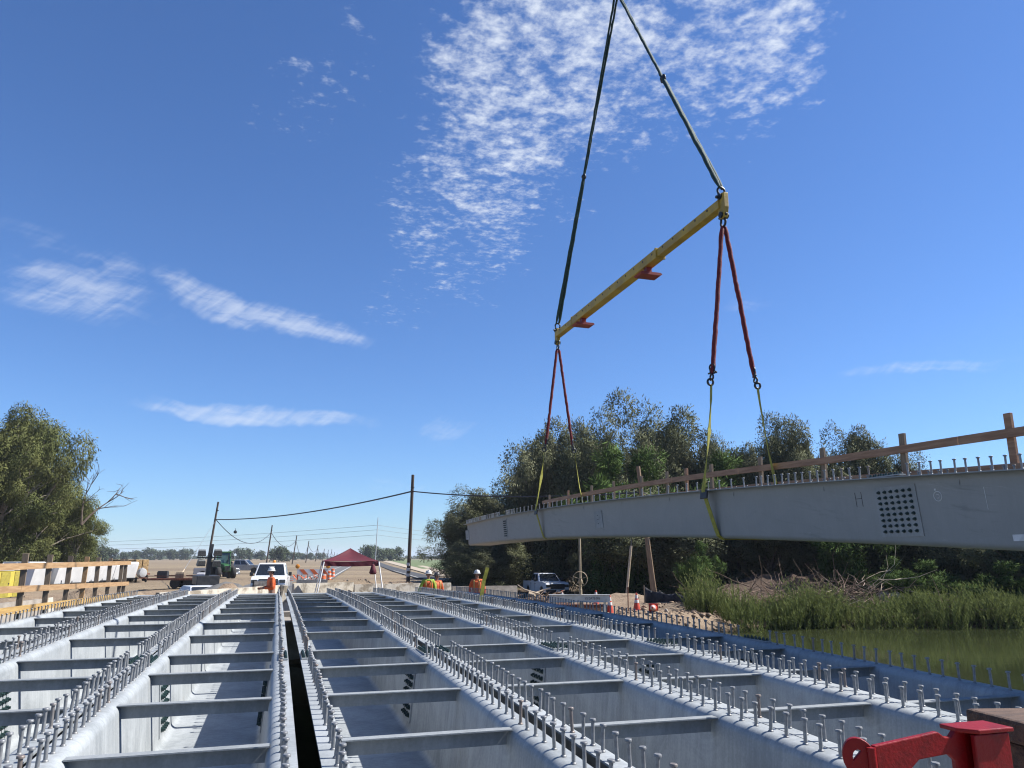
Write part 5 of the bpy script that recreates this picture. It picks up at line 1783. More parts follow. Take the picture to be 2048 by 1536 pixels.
# ------------------------------------------------------------------ traffic cones
def cone(label, p, h, fallen=False, rz=0.0):
    o = thing('traffic_cone', label, 'cone', p, rz, 'orange traffic cones')
    r0, r1 = 0.15 * h / 0.71, 0.03 * h / 0.71
    MB().box((0, 0, 0.015), (0.37 * h / .71, 0.37 * h / .71, 0.03)).build('base', cone_o, o, bevel=0.01)
    MB().lathe([(r0, 0.03), (r1, h), (r1 * 0.6, h + 0.005)], 18).build('shell', cone_o, o, 40)
    for a, b in ((0.42, 0.60), (0.68, 0.88)):
        ra, rb_ = r0 + (r1 - r0) * a, r0 + (r1 - r0) * b
        MB().lathe([(ra + 0.004, 0.03 + (h - .03) * a), (rb_ + 0.004, 0.03 + (h - .03) * b)], 18, cap=False).build('white_band', cone_w, o, 60)
    if fallen:
        o.rotation_euler = (R(84), R(0), rz)
    return o


for col, d, lab, h in ((1270, 34.5, 'orange cone standing clear on the dirt right of the sluice gate', 0.74), (1217, 33.6, 'orange cone at the right end of the lettered crossbeam', 0.74), (1123, 36.5, 'orange cone showing its tip above the left part of the crossbeam', 0.74), (1190, 37.0, 'orange cone showing its tip above the lettering of the crossbeam', 0.74)):
    p = spot(col, d)
    cone(lab, (p.x, p.y, hz(p)), h)
p = spot(1306, 32.5)
cone('orange cone fallen over against the black silt fence', (p.x, p.y + 0.15, hz(p) + 0.15), 0.74, True, R(-30))
p = spot(1253, 33.0)
o = thing('rebar_stake', 'thin rusty stake stuck in the dirt left of the standing cone', 'stake', (p.x, p.y, hz(p) - 0.2))
MB().tube([(0, 0, 0), (0.01, 0, 1.15)], 0.022, 6).build('rod', rust, o)
MB().box((0.01, 0, 1.17), (0.06, 0.05, 0.06)).build('cap', rust, o)

# black silt fence, sagging between stakes
sf = thing('silt_fence', 'sagging black silt fence on the dirt bank by the reeds', 'fence', spot(1345, 35.5, -1.3))
s0 = Vector(sf.location)
pts = [spot(1287, 37.2), spot(1318, 36.6), spot(1350, 36.0), spot(1382, 35.4), spot(1418, 34.8)]
tops = [zat(1170, 37), zat(1179, 36.6), zat(1181, 36), zat(1187, 35.4), zat(1196, 34.8)]
vv, ff = [], []
nS, nV = 33, 6
for i in range(nS):
    t_ = i / (nS - 1) * (len(pts) - 1)
    k = min(int(t_), len(pts) - 2)
    u = t_ - k
    p_ = pts[k].lerp(pts[k + 1], u)
    zt_ = tops[k] * (1 - u) + tops[k + 1] * u - 0.10 * math.sin(math.pi * u)
    zb_ = hz(p_) - 0.06
    for j in range(nV):
        f_ = j / (nV - 1)
        bulge = -0.18 * math.sin(math.pi * f_) * (0.5 + 0.5 * math.sin(i * 1.1)) + 0.04 * math.sin(i * 2.3 + j)
        vv.append((p_.x - s0.x + bulge * 0.3, p_.y - s0.y + bulge, zb_ + (zt_ - zb_) * f_ - s0.z))
for i in range(nS - 1):
    for j in range(nV - 1):
        q0 = i * nV + j
        ff.append((q0, q0 + nV, q0 + nV + 1, q0 + 1))
fo = MB().add(vv, ff).build('fabric', fabric_b, sf, 50)
sm = fo.modifiers.new('thick', 'SOLIDIFY')
sm.thickness = 0.01
for k, p_ in enumerate(pts):
    MB().bar((p_.x - s0.x, p_.y - s0.y + 0.06, -0.3), (p_.x - s0.x, p_.y - s0.y + 0.06, tops[k] - s0.z + 0.05), 0.04, 0.04).build('stake', lumber_g, sf)


# ------------------------------------------------------------------ rocks, debris, dead branches
def rock_mesh(seed, mt):
    r_ = random.Random(seed)
    m_ = MB().ball((0, 0, 0), 1.0, 9)
    m_.v = [(x * (1 + r_.uniform(-.22, .22)), y * (1 + r_.uniform(-.22, .22)), z * 0.7 * (1 + r_.uniform(-.22, .22))) for x, y, z in m_.v]
    return m_.mesh('stone', mt)


rocks = [rock_mesh(i, rock_m) for i in range(4)]
rr_ = random.Random(5)
for col, d, sz, lab in ((1380, 31.5, 0.34, 'large pale stone on the dirt edge below the silt fence'), (1356, 30.2, 0.2, 'white broken stone at the edge above the water'), (1371, 30.0, 0.16, 'small white stone right of the broken one above the water'), (1418, 30.2, 0.24, 'pale stone at the foot of the dirt edge near the water'), (1405, 31.2, 0.22, 'tan stone half way down the dirt edge'),
                         (1328, 33.4, 0.13, 'white stone at the foot of the silt fence'), (1343, 31.6, 0.15, 'tan stone on the dirt below the fallen cone'), (330, 36, 0.32, 'tan boulder on the dirt beyond the left railing'), (352, 36, 0.22, 'small boulder by the foot of the guy wire'), (312, 34, 0.2, 'small tan boulder beyond the end of the left railing'),
                         (1768, 44.0, 0.7, 'large pale block of rubble among the reeds'), (1795, 43.8, 0.8, 'white broken slab of rubble beside the large pale block'), (1892, 44.6, 0.6, 'pale block of rubble at the right among the reeds')):
    p = spot(col, d)
    o = tag(link('stone', rocks[rr_.randrange(4)], None, (p.x, p.y, hz(p) + sz * 0.25), (rr_.uniform(0, 1), rr_.uniform(0, 1), rr_.uniform(0, 6)), (sz, sz * rr_.uniform(.7, 1.1), sz * rr_.uniform(.7, 1.1))), lab, 'stone', 'loose stones')
# scattered clods and gravel, uncountable
m_ = MB()
cl = random.Random(3)
V_, F_ = [], []
base = rocks[0]
bv = np.array([v.co[:] for v in base.vertices])
bf = np.array([list(p.vertices) for p in base.polygons])
for k in range(1500):
    if k > 700:
        p = spot(cl.uniform(570, 1040), cl.uniform(36, 75))
    elif cl.random() < 0.6:
        p = spot(cl.uniform(1230, 1430), cl.uniform(29.5, 36))
    else:
        p = spot(cl.uniform(80, 470), cl.uniform(33, 46))
    s_ = cl.uniform(0.03, 0.12)
    V_.append(bv * s_ * np.array([1, cl.uniform(.7, 1.2), cl.uniform(.6, 1)]) + np.array([p.x, p.y, hz(p)]))
    F_.append(bf + len(bv) * k)
tag(link('dirt_clods', mesh_np('dirt_clods', np.concatenate(V_), np.concatenate(F_), mat('clod', (0.33, 0.24, 0.16), 0.95, 0, (0.22, 0.15, 0.10), 3))), kind='stuff')


def brush_pile(label, c, ext, n, mt, seed, name='brush_pile', thick=(0.012, 0.035), length=(0.6, 1.8), rise=0.6, kind_cat='brush'):
    r_ = random.Random(seed)
    o = thing(name, label, kind_cat, c)
    m_ = MB()
    for k in range(n):
        x, y = r_.gauss(0, ext[0] * .45), r_.gauss(0, ext[1] * .45)
        zz = hz((c[0] + x, c[1] + y)) - c[2] + r_.random() ** 1.5 * rise
        L = r_.uniform(*length)
        a = r_.uniform(0, 6.28)
        d = Vector((math.cos(a), math.sin(a), r_.gauss(0, .35))).normalized()
        p0_ = Vector((x, y, zz))
        pts_ = [p0_]
        for i in range(3):
            d = (d + Vector((r_.gauss(0, .25), r_.gauss(0, .25), r_.gauss(0, .22)))).normalized()
            pts_.append(pts_[-1] + d * L / 3)
        t_ = r_.uniform(*thick)
        m_.tube(pts_, [t_, t_ * .8, t_ * .6, t_ * .3], 5)
    ob = m_.build('branches', mt, o)
    ob['kind'] = 'stuff'
    return o


def at_ground(col, d, dz_=0.0):
    p = spot(col, d)
    return (p.x, p.y, hz(p) + dz_)


brush_pile('heap of split wood and roots left of the lettered crossbeam', at_ground(1072, 34.5), (1.6, 1.0), 130, brush_m, 1, thick=(0.02, 0.075), length=(0.3, 0.9), rise=0.6)
brush_pile('pale splintered timber sticking up from the wood heap', at_ground(1058, 34.8), (0.7, 0.4), 12, brush_p, 2, 'splintered_timber', (0.05, 0.10), (0.6, 1.3), 0.9)
brush_pile('tangle of dead branches on the bank below the middle of the lifted girder', at_ground(1500, 42, 0), (4.0, 3.0), 160, brush_m, 3, thick=(0.01, 0.03), length=(0.8, 2.2), rise=0.7)
brush_pile('big pile of dead brown branches on the bank above the reeds', at_ground(1640, 41, 0), (4.2, 2.6), 420, brush_m, 4, thick=(0.010, 0.028), length=(0.8, 2.4), rise=1.4)
brush_pile('dark mat of twigs and bark chips on the bank left of the big branch pile', at_ground(1560, 41, 0), (4.5, 2.6), 520, brush_m, 14, thick=(0.008, 0.02), length=(0.4, 1.2), rise=0.5)
brush_pile('pale bare sticks fanning out at the right of the branch pile', at_ground(1720, 41.5, 0), (2.8, 2.0), 60, brush_p, 6, thick=(0.010, 0.022), length=(1.2, 3.0), rise=1.9)
brush_pile('dead branches on the bank at the far right under the lifted girder', at_ground(1880, 41, 0), (3.5, 2.2), 120, brush_m, 7, thick=(0.010, 0.025), length=(0.8, 2.0), rise=0.9)
o = thing('flagging_tape', 'yellow flagging tape tied to a twig above the reeds', 'tape', at_ground(1543, 41.5, 0.9))
ribbon([(0, 0, -0.8), (0, 0, 0.0), (0.1, 0, 0.12), (0.18, 0.02, 0.28)], 0.06, 0.01, [(1, 0, 0.2)] * 4).build('ribbon', strap_m, o)
MB().tube([(0, 0, -1.2), (0.02, 0, 0.05)], 0.012, 5).build('twig', brush_m, o)

# ------------------------------------------------------------------ red clamp and dark timber in the foreground
cl_ = thing('red_clamp', 'red painted steel clamp bracket with a round eye, bottom right corner', 'clamp', (2.015, 2.02, 0.335))
cl_.scale = (0.82, 0.82, 0.82)
zz = 0.0


def ring_plate(outer, inner, d0, d1):
    """flat plate with one hole: outer and inner loops with the same count"""
    n = len(outer)
    vv, ff = [], []
    for d in (d0, d1):
        vv += [(x, d, z) for x, z in outer] + [(x, d, z) for x, z in inner]
    for i in range(n):
        j = (i + 1) % n
        ff.append((i, j, n + j, n + i))
        ff.append((2 * n + j, 2 * n + i, 3 * n + i, 3 * n + j))
        ff.append((j, i, 2 * n + i, 2 * n + j))
        ff.append((n + i, n + j, 3 * n + j, 3 * n + i))
    return MB().add(vv, ff)


# web plate that steps over the girder edge
MB().prism([(-0.325, 0.175), (-0.03, 0.205), (0.0, 0.185), (0.03, 0.182), (0.06, 0.21), (0.10, 0.21), (0.10, -0.5), (0.04, -0.5), (0.04, 0.10), (0.01, 0.125), (-0.13, 0.115), (-0.165, 0.09), (-0.20, -0.03), (-0.24, -0.5), (-0.31, -0.5), (-0.315, 0.0)], -0.012, 0.012, 'Y').build('web_plate', red_p, cl_, bevel=0.004)
n = 24
out_, inn_ = [], []
for k in range(n):
    a = 2 * math.pi * k / n
    out_.append((0.058 * math.cos(a), 0.075 * math.sin(a)))
    inn_.append((0.024 * math.cos(a), 0.034 * math.sin(a)))
ey = ring_plate(out_, inn_, -0.012, 0.012).build('eye', red_p, cl_, 40, loc=(-0.36, 0.03, 0.125), bevel=0.002)
ey.rotation_euler = (0, R(-18), R(-32))
MB().prism([(-0.06, 0.02), (0.0, 0.09), (0.04, 0.07), (0.03, -0.5), (-0.02, -0.5), (-0.035, -0.06)], -0.012, 0.012, 'Y').build('eye_plate', red_p, cl_, loc=(-0.345, 0.02, 0.08), rot=(0, 0, R(-32)), bevel=0.004)
MB().prism([(0.05, -0.02), (0.10, -0.075), (0.27, -0.075), (0.27, 0.06), (0.05, 0.06)], 0.20, 0.216, 'Z').build('top_plate', red_p, cl_, bevel=0.004)
MB().box((0.17, 0.0, -0.155), (0.16, 0.022, 0.70)).box((0.175, -0.05, -0.155), (0.17, 0.02, 0.70)).box((0.255, 0.0, -0.155), (0.016, 0.10, 0.70)).build('jaw', red_p, cl_, bevel=0.004)
MB().tube([(-0.336, -0.004, 0.17), (-0.322, -0.004, -0.5)], 0.016, 8).build('weld_bead', red_p, cl_, 50)
tb = thing('dark_timber_post', 'rough dark brown timber post behind the red clamp at the right edge', 'post', (2.715, 2.04, -0.925))
MB().box((0.02, 0.12, 0.66), (0.62, 0.24, 1.33), rot=(0, R(2.0), R(-6))).build('post', timber_d, tb, bevel=0.012)
MB().box((0.02, 0.10, 1.375), (0.66, 0.28, 0.075), rot=(0, R(1.5), R(-6))).build('cap_board', timber_d, tb, bevel=0.012)


# ------------------------------------------------------------------ vegetation
LEAF_N = []


def leaf_cloud(cent, per, spread, size, aspect, droop, seed, flat=1.0, upright=0.0, puff=0.0):
    """leaf-sized triangles around clump centres; returns verts, faces, tone"""
    r_ = np.random.default_rng(seed)
    n = len(cent) * per
    c = np.repeat(np.asarray(cent), per, 0)
    sp_ = np.repeat(np.asarray(spread), per) if hasattr(spread, '__len__') else spread
    d = r_.normal(size=(n, 3))
    d /= np.linalg.norm(d, axis=1)[:, None]
    rad = puff + (1 - puff) * (r_.random(n) ** 0.45 if puff < 0.3 else r_.beta(1.6, 2.2, n))
    rad = rad * (1 + 0.22 * np.sin(d[:, 0] * 5 + d[:, 1] * 4 + np.repeat(np.arange(len(cent)), per)) * np.sin(d[:, 2] * 6))
    off = d * (rad * sp_)[:, None]
    off[:, 2] *= flat
    p = c + off
    # leaf axis: outwards, pulled down by droop or up
    ax = d * 0.9 + r_.normal(size=(n, 3)) * 0.55
    ax[:, 2] += -droop + upright
    ax /= np.linalg.norm(ax, axis=1)[:, None]
    w = np.cross(ax, r_.normal(size=(n, 3)))
    w /= np.linalg.norm(w, axis=1)[:, None]
    L = size * r_.uniform(0.6, 1.35, n)
    W = L * aspect * r_.uniform(0.7, 1.3, n)
    a = p - w * (W / 2)[:, None]
    b = p + w * (W / 2)[:, None]
    t = p + ax * L[:, None]
    m = p + ax * (L * 0.45)[:, None]
    v = np.stack([p, m + w * (W / 2)[:, None], t, m - w * (W / 2)[:, None]], 1).reshape(-1, 3)
    f = np.arange(n * 4).reshape(n, 4)
    gn = np.cross(ax, w)
    flip = (gn * d).sum(1) > 0
    f[flip] = f[flip][:, ::-1]
    gn[flip] *= -1
    LEAF_N.clear()
    nn = d * 1.0 - gn * 0.25
    nn[:, 2] += 0.15
    nn /= np.linalg.norm(nn, axis=1)[:, None]
    LEAF_N.append(np.repeat(nn, 4, 0))
    tone = np.repeat(np.clip(np.repeat(r_.random(len(cent)), per) * 0.6 + r_.random(n) * 0.4, 0, 1), 4)
    return v, f, tone


def limbs(seed, H, spread, n_main, trunk_r, trunk_h, up=0.6, levels=3, clump_lo=0.25):
    """branching skeleton: list of (points, radii) and clump centres"""
    r_ = random.Random(seed)
    tubes, clumps = [], []

    def grow(p, d, L, rad, lev):
        pts, rr2 = [p], [rad]
        n = 4
        for i in range(n):
            d = (d + Vector((r_.gauss(0, .16), r_.gauss(0, .16), r_.gauss(0.02, .10)))).normalized()
            pts.append(pts[-1] + d * (L / n))
            rr2.append(rad * (1 - 0.75 * (i + 1) / n))
        tubes.append((pts, rr2))
        if lev >= levels:
            clumps.append(pts[-1])
            clumps.append(pts[-2])
            return
        k = r_.choice((3, 4)) if lev < levels - 1 else r_.choice((2, 3, 4))
        for j in range(k):
            t_ = r_.uniform(0.45, 1.0)
            i = min(int(t_ * n), n - 1)
            q_ = pts[i].lerp(pts[i + 1], t_ * n - i)
            nd = (d + Vector((r_.gauss(0, .75), r_.gauss(0, .75), r_.gauss(0.1, .5)))).normalized()
            grow(q_, nd, L * r_.uniform(.45, .72), rr2[i] * .6, lev + 1)
        clumps.append(pts[-1])
    base = Vector((0, 0, -0.3))
    tp_ = [base, Vector((r_.gauss(0, .2), r_.gauss(0, .2), trunk_h * .5)), Vector((r_.gauss(0, .4), r_.gauss(0, .4), trunk_h))]
    tubes.append((tp_, [trunk_r * 1.3, trunk_r, trunk_r * .85]))
    for j in range(n_main):
        a = 2 * math.pi * j / n_main + r_.uniform(-.4, .4)
        tilt = r_.uniform(0.15, 1.0)
        d = Vector((math.cos(a) * tilt * spread, math.sin(a) * tilt * spread, up + (1 - tilt) * 0.9)).normalized()
        grow(tp_[2].lerp(tp_[1], r_.uniform(0, .7)), d, H * r_.uniform(.42, .62), trunk_r * .6, 1)
    return tubes, clumps


def tree_meshes(name, seed, H, spread, n_main, trunk_r, trunk_h, leaf_mt, bark, per, clump_r, size, aspect, droop, up=0.6, levels=3, extra_low=0, puff=0.35, dome=0, dw=0.34, keep=0):
    tubes, cl_ = limbs(seed, H, spread, n_main, trunk_r, trunk_h, up, levels)
    m_ = MB()
    for pts, rr2 in tubes:
        m_.tube(pts, [max(r_, 0.012) for r_ in rr2], 6 if rr2[0] > .05 else 4, caps=False)
    trunk = m_.mesh(name + '_trunk', bark, 60)
    r_ = np.random.default_rng(seed)
    cent = np.array([tuple(c) for c in cl_])
    if keep and len(cent) > keep:
        cent = cent[r_.permutation(len(cent))[:keep]]
    if extra_low:                      # skirts of foliage down to the ground
        ang = r_.uniform(0, 6.283, extra_low)
        rad = H * 0.36 * spread * r_.uniform(0.45, 1.0, extra_low)
        low = np.stack([np.cos(ang) * rad, np.sin(ang) * rad, r_.uniform(0.2, H * 0.5, extra_low)], 1)
        cent = np.concatenate([cent, low])
    if dome:                           # fill the crown so that it closes into billows
        dd = r_.normal(size=(dome, 3))
        dd /= np.linalg.norm(dd, axis=1)[:, None]
        rad = r_.uniform(0.55, 1.0, dome)
        zt_ = cent[:, 2].max()
        cx0 = cent[:, :2].mean(0)
        dm = np.stack([cx0[0] + dd[:, 0] * rad * H * dw, cx0[1] + dd[:, 1] * rad * H * dw, zt_ * 0.62 + dd[:, 2] * rad * zt_ * 0.36], 1)
        cent = np.concatenate([cent, dm])
    spr = clump_r * r_.uniform(0.6, 1.25, len(cent))
    v, f, tone = leaf_cloud(cent, per, spr, size, aspect, droop, seed + 1, 0.85, 0.0, puff)
    crown = mesh_np(name + '_crown', v, f, leaf_mt, tone, True)
    crown.normals_split_custom_set_from_vertices([tuple(x) for x in LEAF_N[0]])
    return trunk, crown, float(cent[:, 2].max() + clump_r * .7)


def plant_tree(name, label, meshes, p, height, rz, sx=1.0, group=None, sink=0.0):
    trunk, crown, h0 = meshes
    k = height / h0
    o = thing(name, label, 'tree', (p[0], p[1], p[2] - sink), rz, group)
    o.scale = (k * sx, k * sx, k)
    link('trunk', trunk, o)
    link('crown', crown, o)
    return o


TA = [tree_meshes('tamarisk', 100 + i, 10.0, 0.75, 8, 0.30, 1.6, leaf_tam, bark_m, 1250, 1.5, 0.20, 0.32, 0.25, 0.75, 2, 16, 0.5, 26, 0.30, 34) for i in range(3)]
TG = tree_meshes('green_shrub_tree', 140, 5.0, 0.7, 7, 0.12, 0.6, leaf_grn, bark_m, 340, 0.7, 0.28, 0.14, 0.1, 0.7, 2, 30, 0.3)
TE = [tree_meshes('eucalyptus', 160 + i, 12.0, 0.8, 8, 0.40, 3.2, leaf_euc, bark_w, 950, 1.55, 0.25, 0.32, 0.8, 0.7, 2, 14, 0.5, 22, 0.30, 34) for i in range(2)]
TF = [tree_meshes('far_tree', 180 + i, 8.0, 0.9, 6, 0.3, 1.6, leaf_far, bark_m, 36, 1.5, 0.9, 0.5, 0.2, 0.6, 2, 10) for i in range(3)]

# the wood on the right bank: (column, distance, crown top row, width factor, kind, label)
wood = [(945, 74, 990, 0.8, 0, 'dark tamarisk tree at the left end of the wood, left of the lifted girder tip'),
        (958, 70, 968, 0.95, 1, 'tamarisk tree above the far tip of the lifted girder'),
        (1030, 83, 945, 0.9, 2, 'tamarisk tree between the girder tip and the tallest tree'),
        (1090, 85, 850, 0.8, 1, 'tamarisk tree just left of the far red slings'),
        (1122, 66, 790, 0.75, 0, 'tallest tamarisk tree, standing behind the far red slings'),
        (1188, 70, 822, 0.45, 2, 'narrow grey-green tamarisk right of the tallest tree'),
        (1290, 66, 868, 0.75, 1, 'tamarisk tree behind the bare brown pole'),
        (1350, 70, 800, 0.72, 2, 'broad tall tamarisk tree left of the near red slings'),
        (1440, 68, 830, 0.62, 0, 'tamarisk tree behind the near yellow webbing'),
        (1500, 66, 880, 0.55, 1, 'low tamarisk tree behind the near right red sling'),
        (1588, 60, 838, 0.62, 2, 'round tamarisk tree standing alone above the railing'),
        (1668, 66, 893, 0.6, 0, 'small tamarisk tree right of the round one'),
        (1742, 62, 860, 0.62, 1, 'tamarisk tree behind the bolted splice plate'),
        (1810, 64, 915, 0.6, 2, 'last small tamarisk tree at the right, fading out below the railing')]
for i, (col, d, row, w_, k, lab) in enumerate(wood):
    p = spot(col, d)
    z = hz(p)
    h = zat(row, d) - z
    plant_tree('tamarisk_tree', lab, TA[k], (p.x, p.y, z), h, i * 1.7, w_ * 10 / max(h, 7) if False else max(0.55, w_) * (11.0 / h) ** 0.3, 'tamarisk wood on the right bank', 0.2)
# undergrowth at the foot of the wood; tops behind the girder raised for shade
low = [(945, 66, 1040, 'dark bush at the left foot of the wood'), (965, 62, 1065, 'dark bush behind the lone right worker'), (1000, 75, 1050, 'dark bush left of the white pickup in the shade'), (1060, 99, 1040, 'dark bush right behind the shaded pickup'), (1130, 84, 1045, 'dark bush behind the handwheel'), (1190, 59, 1050, 'dark bush above the lettered crossbeam'),
       (1245, 57, 1040, 'dark bush left of the pole braces'), (1330, 56, 968, 'dark bush right of the pole braces'), (1400, 56, 968, 'dark bush under the near webbing sling'), (1470, 56, 968, 'dark bush under the middle of the lifted girder'), (1540, 55, 968, 'dark bush behind the branch tangle'), (1610, 54, 968, 'dark bush above the big branch pile'),
       (1690, 54, 968, 'dark bush above the pale bare sticks'), (1780, 54, 968, 'dark bush under the splice plate'), (1860, 53, 968, 'dark bush below the girder right of the splice plate'), (1940, 53, 968, 'dark bush near the right edge under the girder'), (2030, 52, 968, 'dark bush cut by the right edge under the girder')]
low += [(1800, 51, 985, 'bush added to shade the bank, behind the rubble blocks'), (1875, 50, 990, 'bush added to shade the bank, right of the rubble blocks'), (1955, 49, 985, 'bush added to shade the bank, nearest the right edge'), (2075, 47, 990, 'unseen bush added to shade the bank, beyond the right edge')]  # extra bushes added to cast shade on the bank left of them
for i, (col, d, row, lab) in enumerate(low):
    p = spot(col, d)
    z = hz(p)
    h = zat(row, d) - z
    plant_tree('bush', lab, TA[i % 3], (p.x, p.y, z), h, i * 2.3, 0.8 if 1140 < col < 1300 else (1.4 if col < 1450 else 1.0), 'undergrowth at the foot of the wood', 0.8)['category'] = 'bush'
for i, (col, d, row, w_, lab) in enumerate(((1245, 55, 880, 0.8, 'fresh green feathery tree left of the bare brown pole'), (1300, 56, 890, 0.8, 'fresh green feathery tree behind the bare brown pole'), (1395, 46, 1075, 0.75, 'green feathery shrub hanging below the girder right of the pole'), (1690, 48, 985, 0.8, 'yellow-green shrub right of the round tamarisk tree'), (1860, 44, 1110, 1.3, 'green feathery shrub on the bank right of the pale sticks'), (1790, 45, 1105, 1.1, 'green feathery shrub behind the rubble blocks'), (2000, 44, 1112, 1.3, 'green feathery shrub on the bank at the right edge'), (1440, 60, 900, 0.9, 'olive feathery tree behind the near left webbing'))):
    p = spot(col, d)
    z = hz(p)
    h = zat(row, d) - z
    plant_tree('feathery_tree', lab, TG, (p.x, p.y, z), h, i * 1.3, w_, 'fresh green trees on the bank', 0.2)
# eucalyptus clump on the left
for i, (col, d, row, w_, k, lab) in enumerate(((-70, 84, 855, 0.72, 0, 'eucalyptus tree cut by the left edge'), (16, 88, 850, 0.60, 1, 'tallest eucalyptus tree at the left, with a drooping right bough'), (-15, 82, 935, 0.8, 0, 'lower eucalyptus in front of the tallest one'), (85, 90, 955, 0.66, 1, 'eucalyptus tree in the middle of the left clump'), (150, 92, 995, 0.68, 0, 'low eucalyptus with drooping twigs at the right end of the left clump'), (40, 86, 1020, 1.1, 1, 'low eucalyptus thicket behind the toilets'), (120, 96, 1050, 1.1, 0, 'low eucalyptus thicket behind the white trailers'))):
    p = spot(col, d)
    z = hz(p)
    h = zat(row, d) - z
    plant_tree('eucalyptus_tree', lab, TE[k], (p.x, p.y, z), h, 2.2 + i * 1.9, w_, 'eucalyptus trees on the left')
# bare dead bough sticking out of the clump
bp_ = spot(166, 84)
o = thing('dead_bough', 'bare dead bough sticking out of the eucalyptus clump', 'branch', (bp_.x, bp_.y, zat(1040, 84)))
m_ = MB()
r2 = random.Random(8)


def dead(p, d, L, rad, lev):
    pts_, rr2 = [p], [rad]
    for i in range(4):
        d = (d + Vector((r2.gauss(0, .18), r2.gauss(0, .18), r2.gauss(0.03, .15)))).normalized()
        pts_.append(pts_[-1] + d * L / 4)
        rr2.append(rad * (1 - .2 * (i + 1)))
    m_.tube(pts_, [max(x, .012) for x in rr2], 5)
    if lev < 3:
        for j in range(4):
            q_ = pts_[r2.randrange(1, 5)]
            dead(q_, (d + Vector((r2.gauss(0, .6), r2.gauss(0, .4), r2.gauss(.2, .5)))).normalized(), L * r2.uniform(.4, .65), rad * .5, lev + 1)


dead(Vector((-0.5, 0, -1.0)), Vector((0.55, 0, 0.8)).normalized(), 4.2, 0.12, 1)
dead(Vector((-0.5, 0, -1.0)), Vector((0.15, 0, 1)).normalized(), 4.0, 0.10, 1)
m_.build('boughs', bark_m, o)

# far trees along the horizon
fr_ = random.Random(21)
far = []
for col, row, d in ((225, 1098, 560), (250, 1104, 600), (270, 1101, 640), (297, 1097, 700), (318, 1101, 720), (340, 1099, 700), (360, 1101, 720), (372, 1098, 690), (440, 1104, 740), (460, 1101, 650), (483, 1096, 560), (497, 1103, 600), (521, 1101, 640), (548, 1101, 420), (558, 1092, 400), (572, 1099, 430), (588, 1104, 640), (603, 1106, 700), (620, 1105, 700), (640, 1105, 720), (735, 1089, 420), (748, 1091, 430), (764, 1096, 440), (778, 1096, 450), (793, 1094, 460), (845, 1106, 900), (200, 1094, 420), (182, 1097, 440)):
    far.append((col, row, d))
ordn = 'leftmost|second|third|fourth|fifth|sixth|seventh|eighth|ninth|tenth|eleventh|twelfth|thirteenth|fourteenth|fifteenth|sixteenth|seventeenth|eighteenth|nineteenth|twentieth|twenty-first|twenty-second|twenty-third|twenty-fourth|twenty-fifth|twenty-sixth|twenty-seventh|last'.split('|')
for i, (col, row, d) in enumerate(sorted(far)):
    p = spot(col, d)
    z = hz(p)
    h = zat(row, d) - z
    plant_tree('far_tree', f'{ordn[i]} hazy tree along the horizon, counted from the left', TF[i % 3], (p.x, p.y, z), h, i * 2.1, fr_.uniform(0.9, 1.5), 'hazy trees along the horizon')
# hazy hedges that read as one mass
r_ = np.random.default_rng(77)
hc = []
for k in range(420):
    col = r_.uniform(150, 900)
    d = r_.uniform(900, 1300)
    p = spot(col, d)
    hc.append((p.x, p.y, hz(p) + r_.uniform(0.3, 2.2)))
v, f, tone = leaf_cloud(hc, 26, 3.2, 2.2, 0.6, 0.1, 5, 0.6)
tag(link('far_tree_line', mesh_np('far_tree_line', v, f, leaf_far, tone)), kind='stuff')


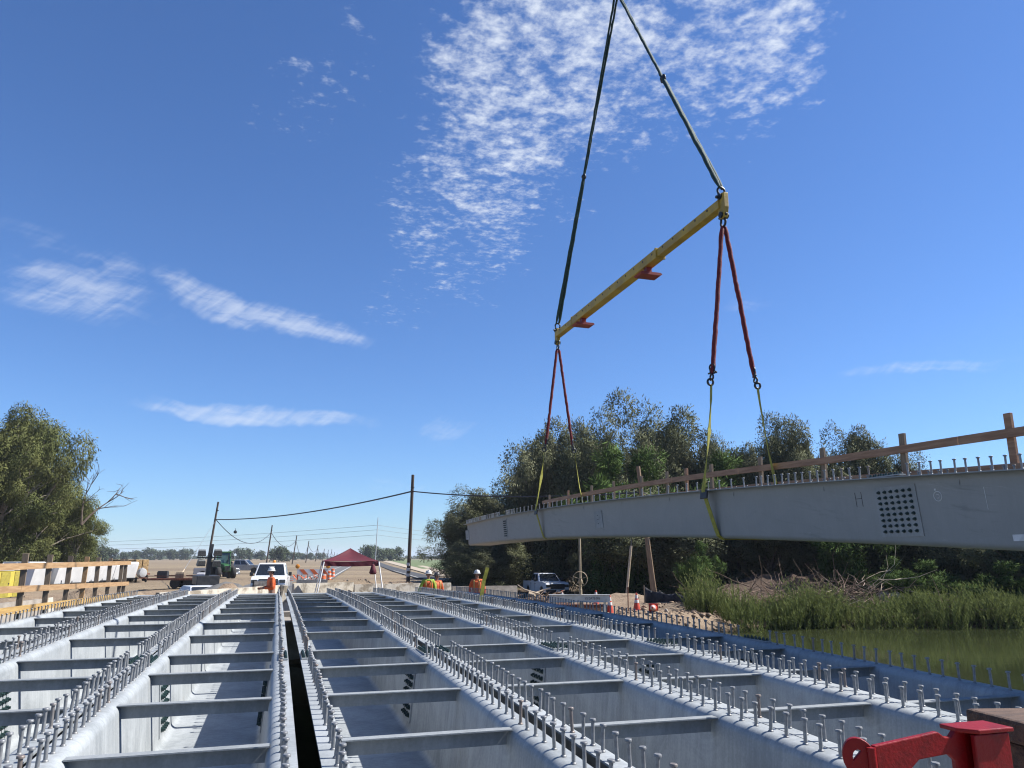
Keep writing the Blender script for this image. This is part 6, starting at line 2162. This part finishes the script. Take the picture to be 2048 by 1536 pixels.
# reeds and weeds along the water
def reeds(clumps, per, seed, name, lean=0.10, leaf=0.24):
    """leafy stems gathered in mounded clumps: (x, y, radius, height)"""
    r_ = np.random.default_rng(seed)
    V, F, T = [], [], []
    base = 0
    nl = 16
    for (cx0, cy0, cr_, ch) in clumps:
        tone0 = r_.random()
        for s in range(int(per * cr_ * cr_ / 0.5)):
            a = r_.uniform(0, 6.283)
            rr2 = math.sqrt(r_.random())
            bx_, by_ = cx0 + math.cos(a) * rr2 * cr_, cy0 + math.sin(a) * rr2 * cr_
            z = hz((bx_, by_)) if s % 6 == 0 else z
            h = ch * (1 - 0.62 * rr2 ** 2) * r_.uniform(.74, 1.12)
            ln = (lean + 0.28 * rr2) * r_.uniform(0.5, 1.6)
            t_ = np.linspace(0.12, 1.0, nl) + r_.normal(0, .02, nl)
            cx = bx_ + np.cos(a) * ln * h * t_ ** 1.8
            cy_ = by_ + np.sin(a) * ln * h * t_ ** 1.8
            cz = z + h * t_
            aa = r_.uniform(0, 6.283, nl)
            L = (leaf - leaf * 0.55 * t_) * r_.uniform(.7, 1.4, nl)
            el_ = r_.uniform(0.35, 1.2, nl)
            tip = np.stack([cx + np.cos(aa) * L * np.cos(el_), cy_ + np.sin(aa) * L * np.cos(el_), cz + L * np.sin(el_)], 1)
            w = np.stack([-np.sin(aa), np.cos(aa), np.zeros(nl)], 1) * 0.018
            c = np.stack([cx, cy_, cz - 0.05], 1)
            V.append(np.stack([c - w, c + w, tip], 1).reshape(-1, 3))
            F.append(np.arange(nl * 3).reshape(nl, 3) + base)
            T.append(np.repeat(np.clip(tone0 * .45 + r_.random(nl) * .3 + 0.25 * t_, 0, 1), 3))
            base += nl * 3
            V.append(np.array([[bx_ - .008, by_, z - .1], [bx_ + .008, by_, z - .1], [cx[-1], cy_[-1], cz[-1] + .12]]))
            F.append(np.array([[base, base + 1, base + 2]]))
            T.append(np.full(3, tone0 * .4))
            base += 3
    return mesh_np(name, np.concatenate(V), np.concatenate(F), leaf_reed, np.concatenate(T))


rc = random.Random(31)
belt = []
x = 19.2
while x < 46:
    for row_ in range(3):
        y = float(np.interp(x, BX, BY)) + (0.5, 1.6, 2.8)[row_] + rc.uniform(-.4, .4)
        if rc.random() < (0.97, 0.8, 0.4)[row_]:
            belt.append((x + rc.uniform(-.5, .5), y, rc.uniform(0.6, 1.15), rc.uniform(0.95, 1.85) * (1.0, 0.92, 0.7)[row_]))
    x += rc.uniform(1.0, 1.7)
weeds = [(xx, float(np.interp(xx, BX, BY)) + rc.uniform(-.1, .25), rc.uniform(.25, .5), rc.uniform(.3, .75)) for xx in np.arange(18.6, 46, 0.55)]
tag(link('bank_reeds', reeds(belt, 120, 3, 'bank_reeds')), kind='stuff')
tag(link('reed_clump', reeds([(17.9, float(np.interp(17.9, BX, BY)) + 1.9, 0.75, 1.9)], 130, 9, 'reed_clump')), 'separate clump of green reeds right beside the silt fence', 'reeds')
tag(link('low_weeds', reeds(weeds, 90, 12, 'low_weeds', 0.4, 0.18)), kind='stuff')

# ------------------------------------------------------------------ summer haze
hm = bpy.data.materials.new('summer_haze')
hm.use_nodes = True
ht_ = hm.node_tree
for n_ in list(ht_.nodes):
    ht_.nodes.remove(n_)
pv = ht_.nodes.new('ShaderNodeVolumePrincipled')
pv.inputs['Color'].default_value = (0.80, 0.88, 1.0, 1)
pv.inputs['Density'].default_value = 0.00017
pv.inputs['Anisotropy'].default_value = 0.0
ho = ht_.nodes.new('ShaderNodeOutputMaterial')
ht_.links.new(pv.outputs[0], ho.inputs['Volume'])
hb = MB().box((0, 0, 17.5), (14000, 14000, 46)).build('haze', hm)
tag(hb, kind='stuff')
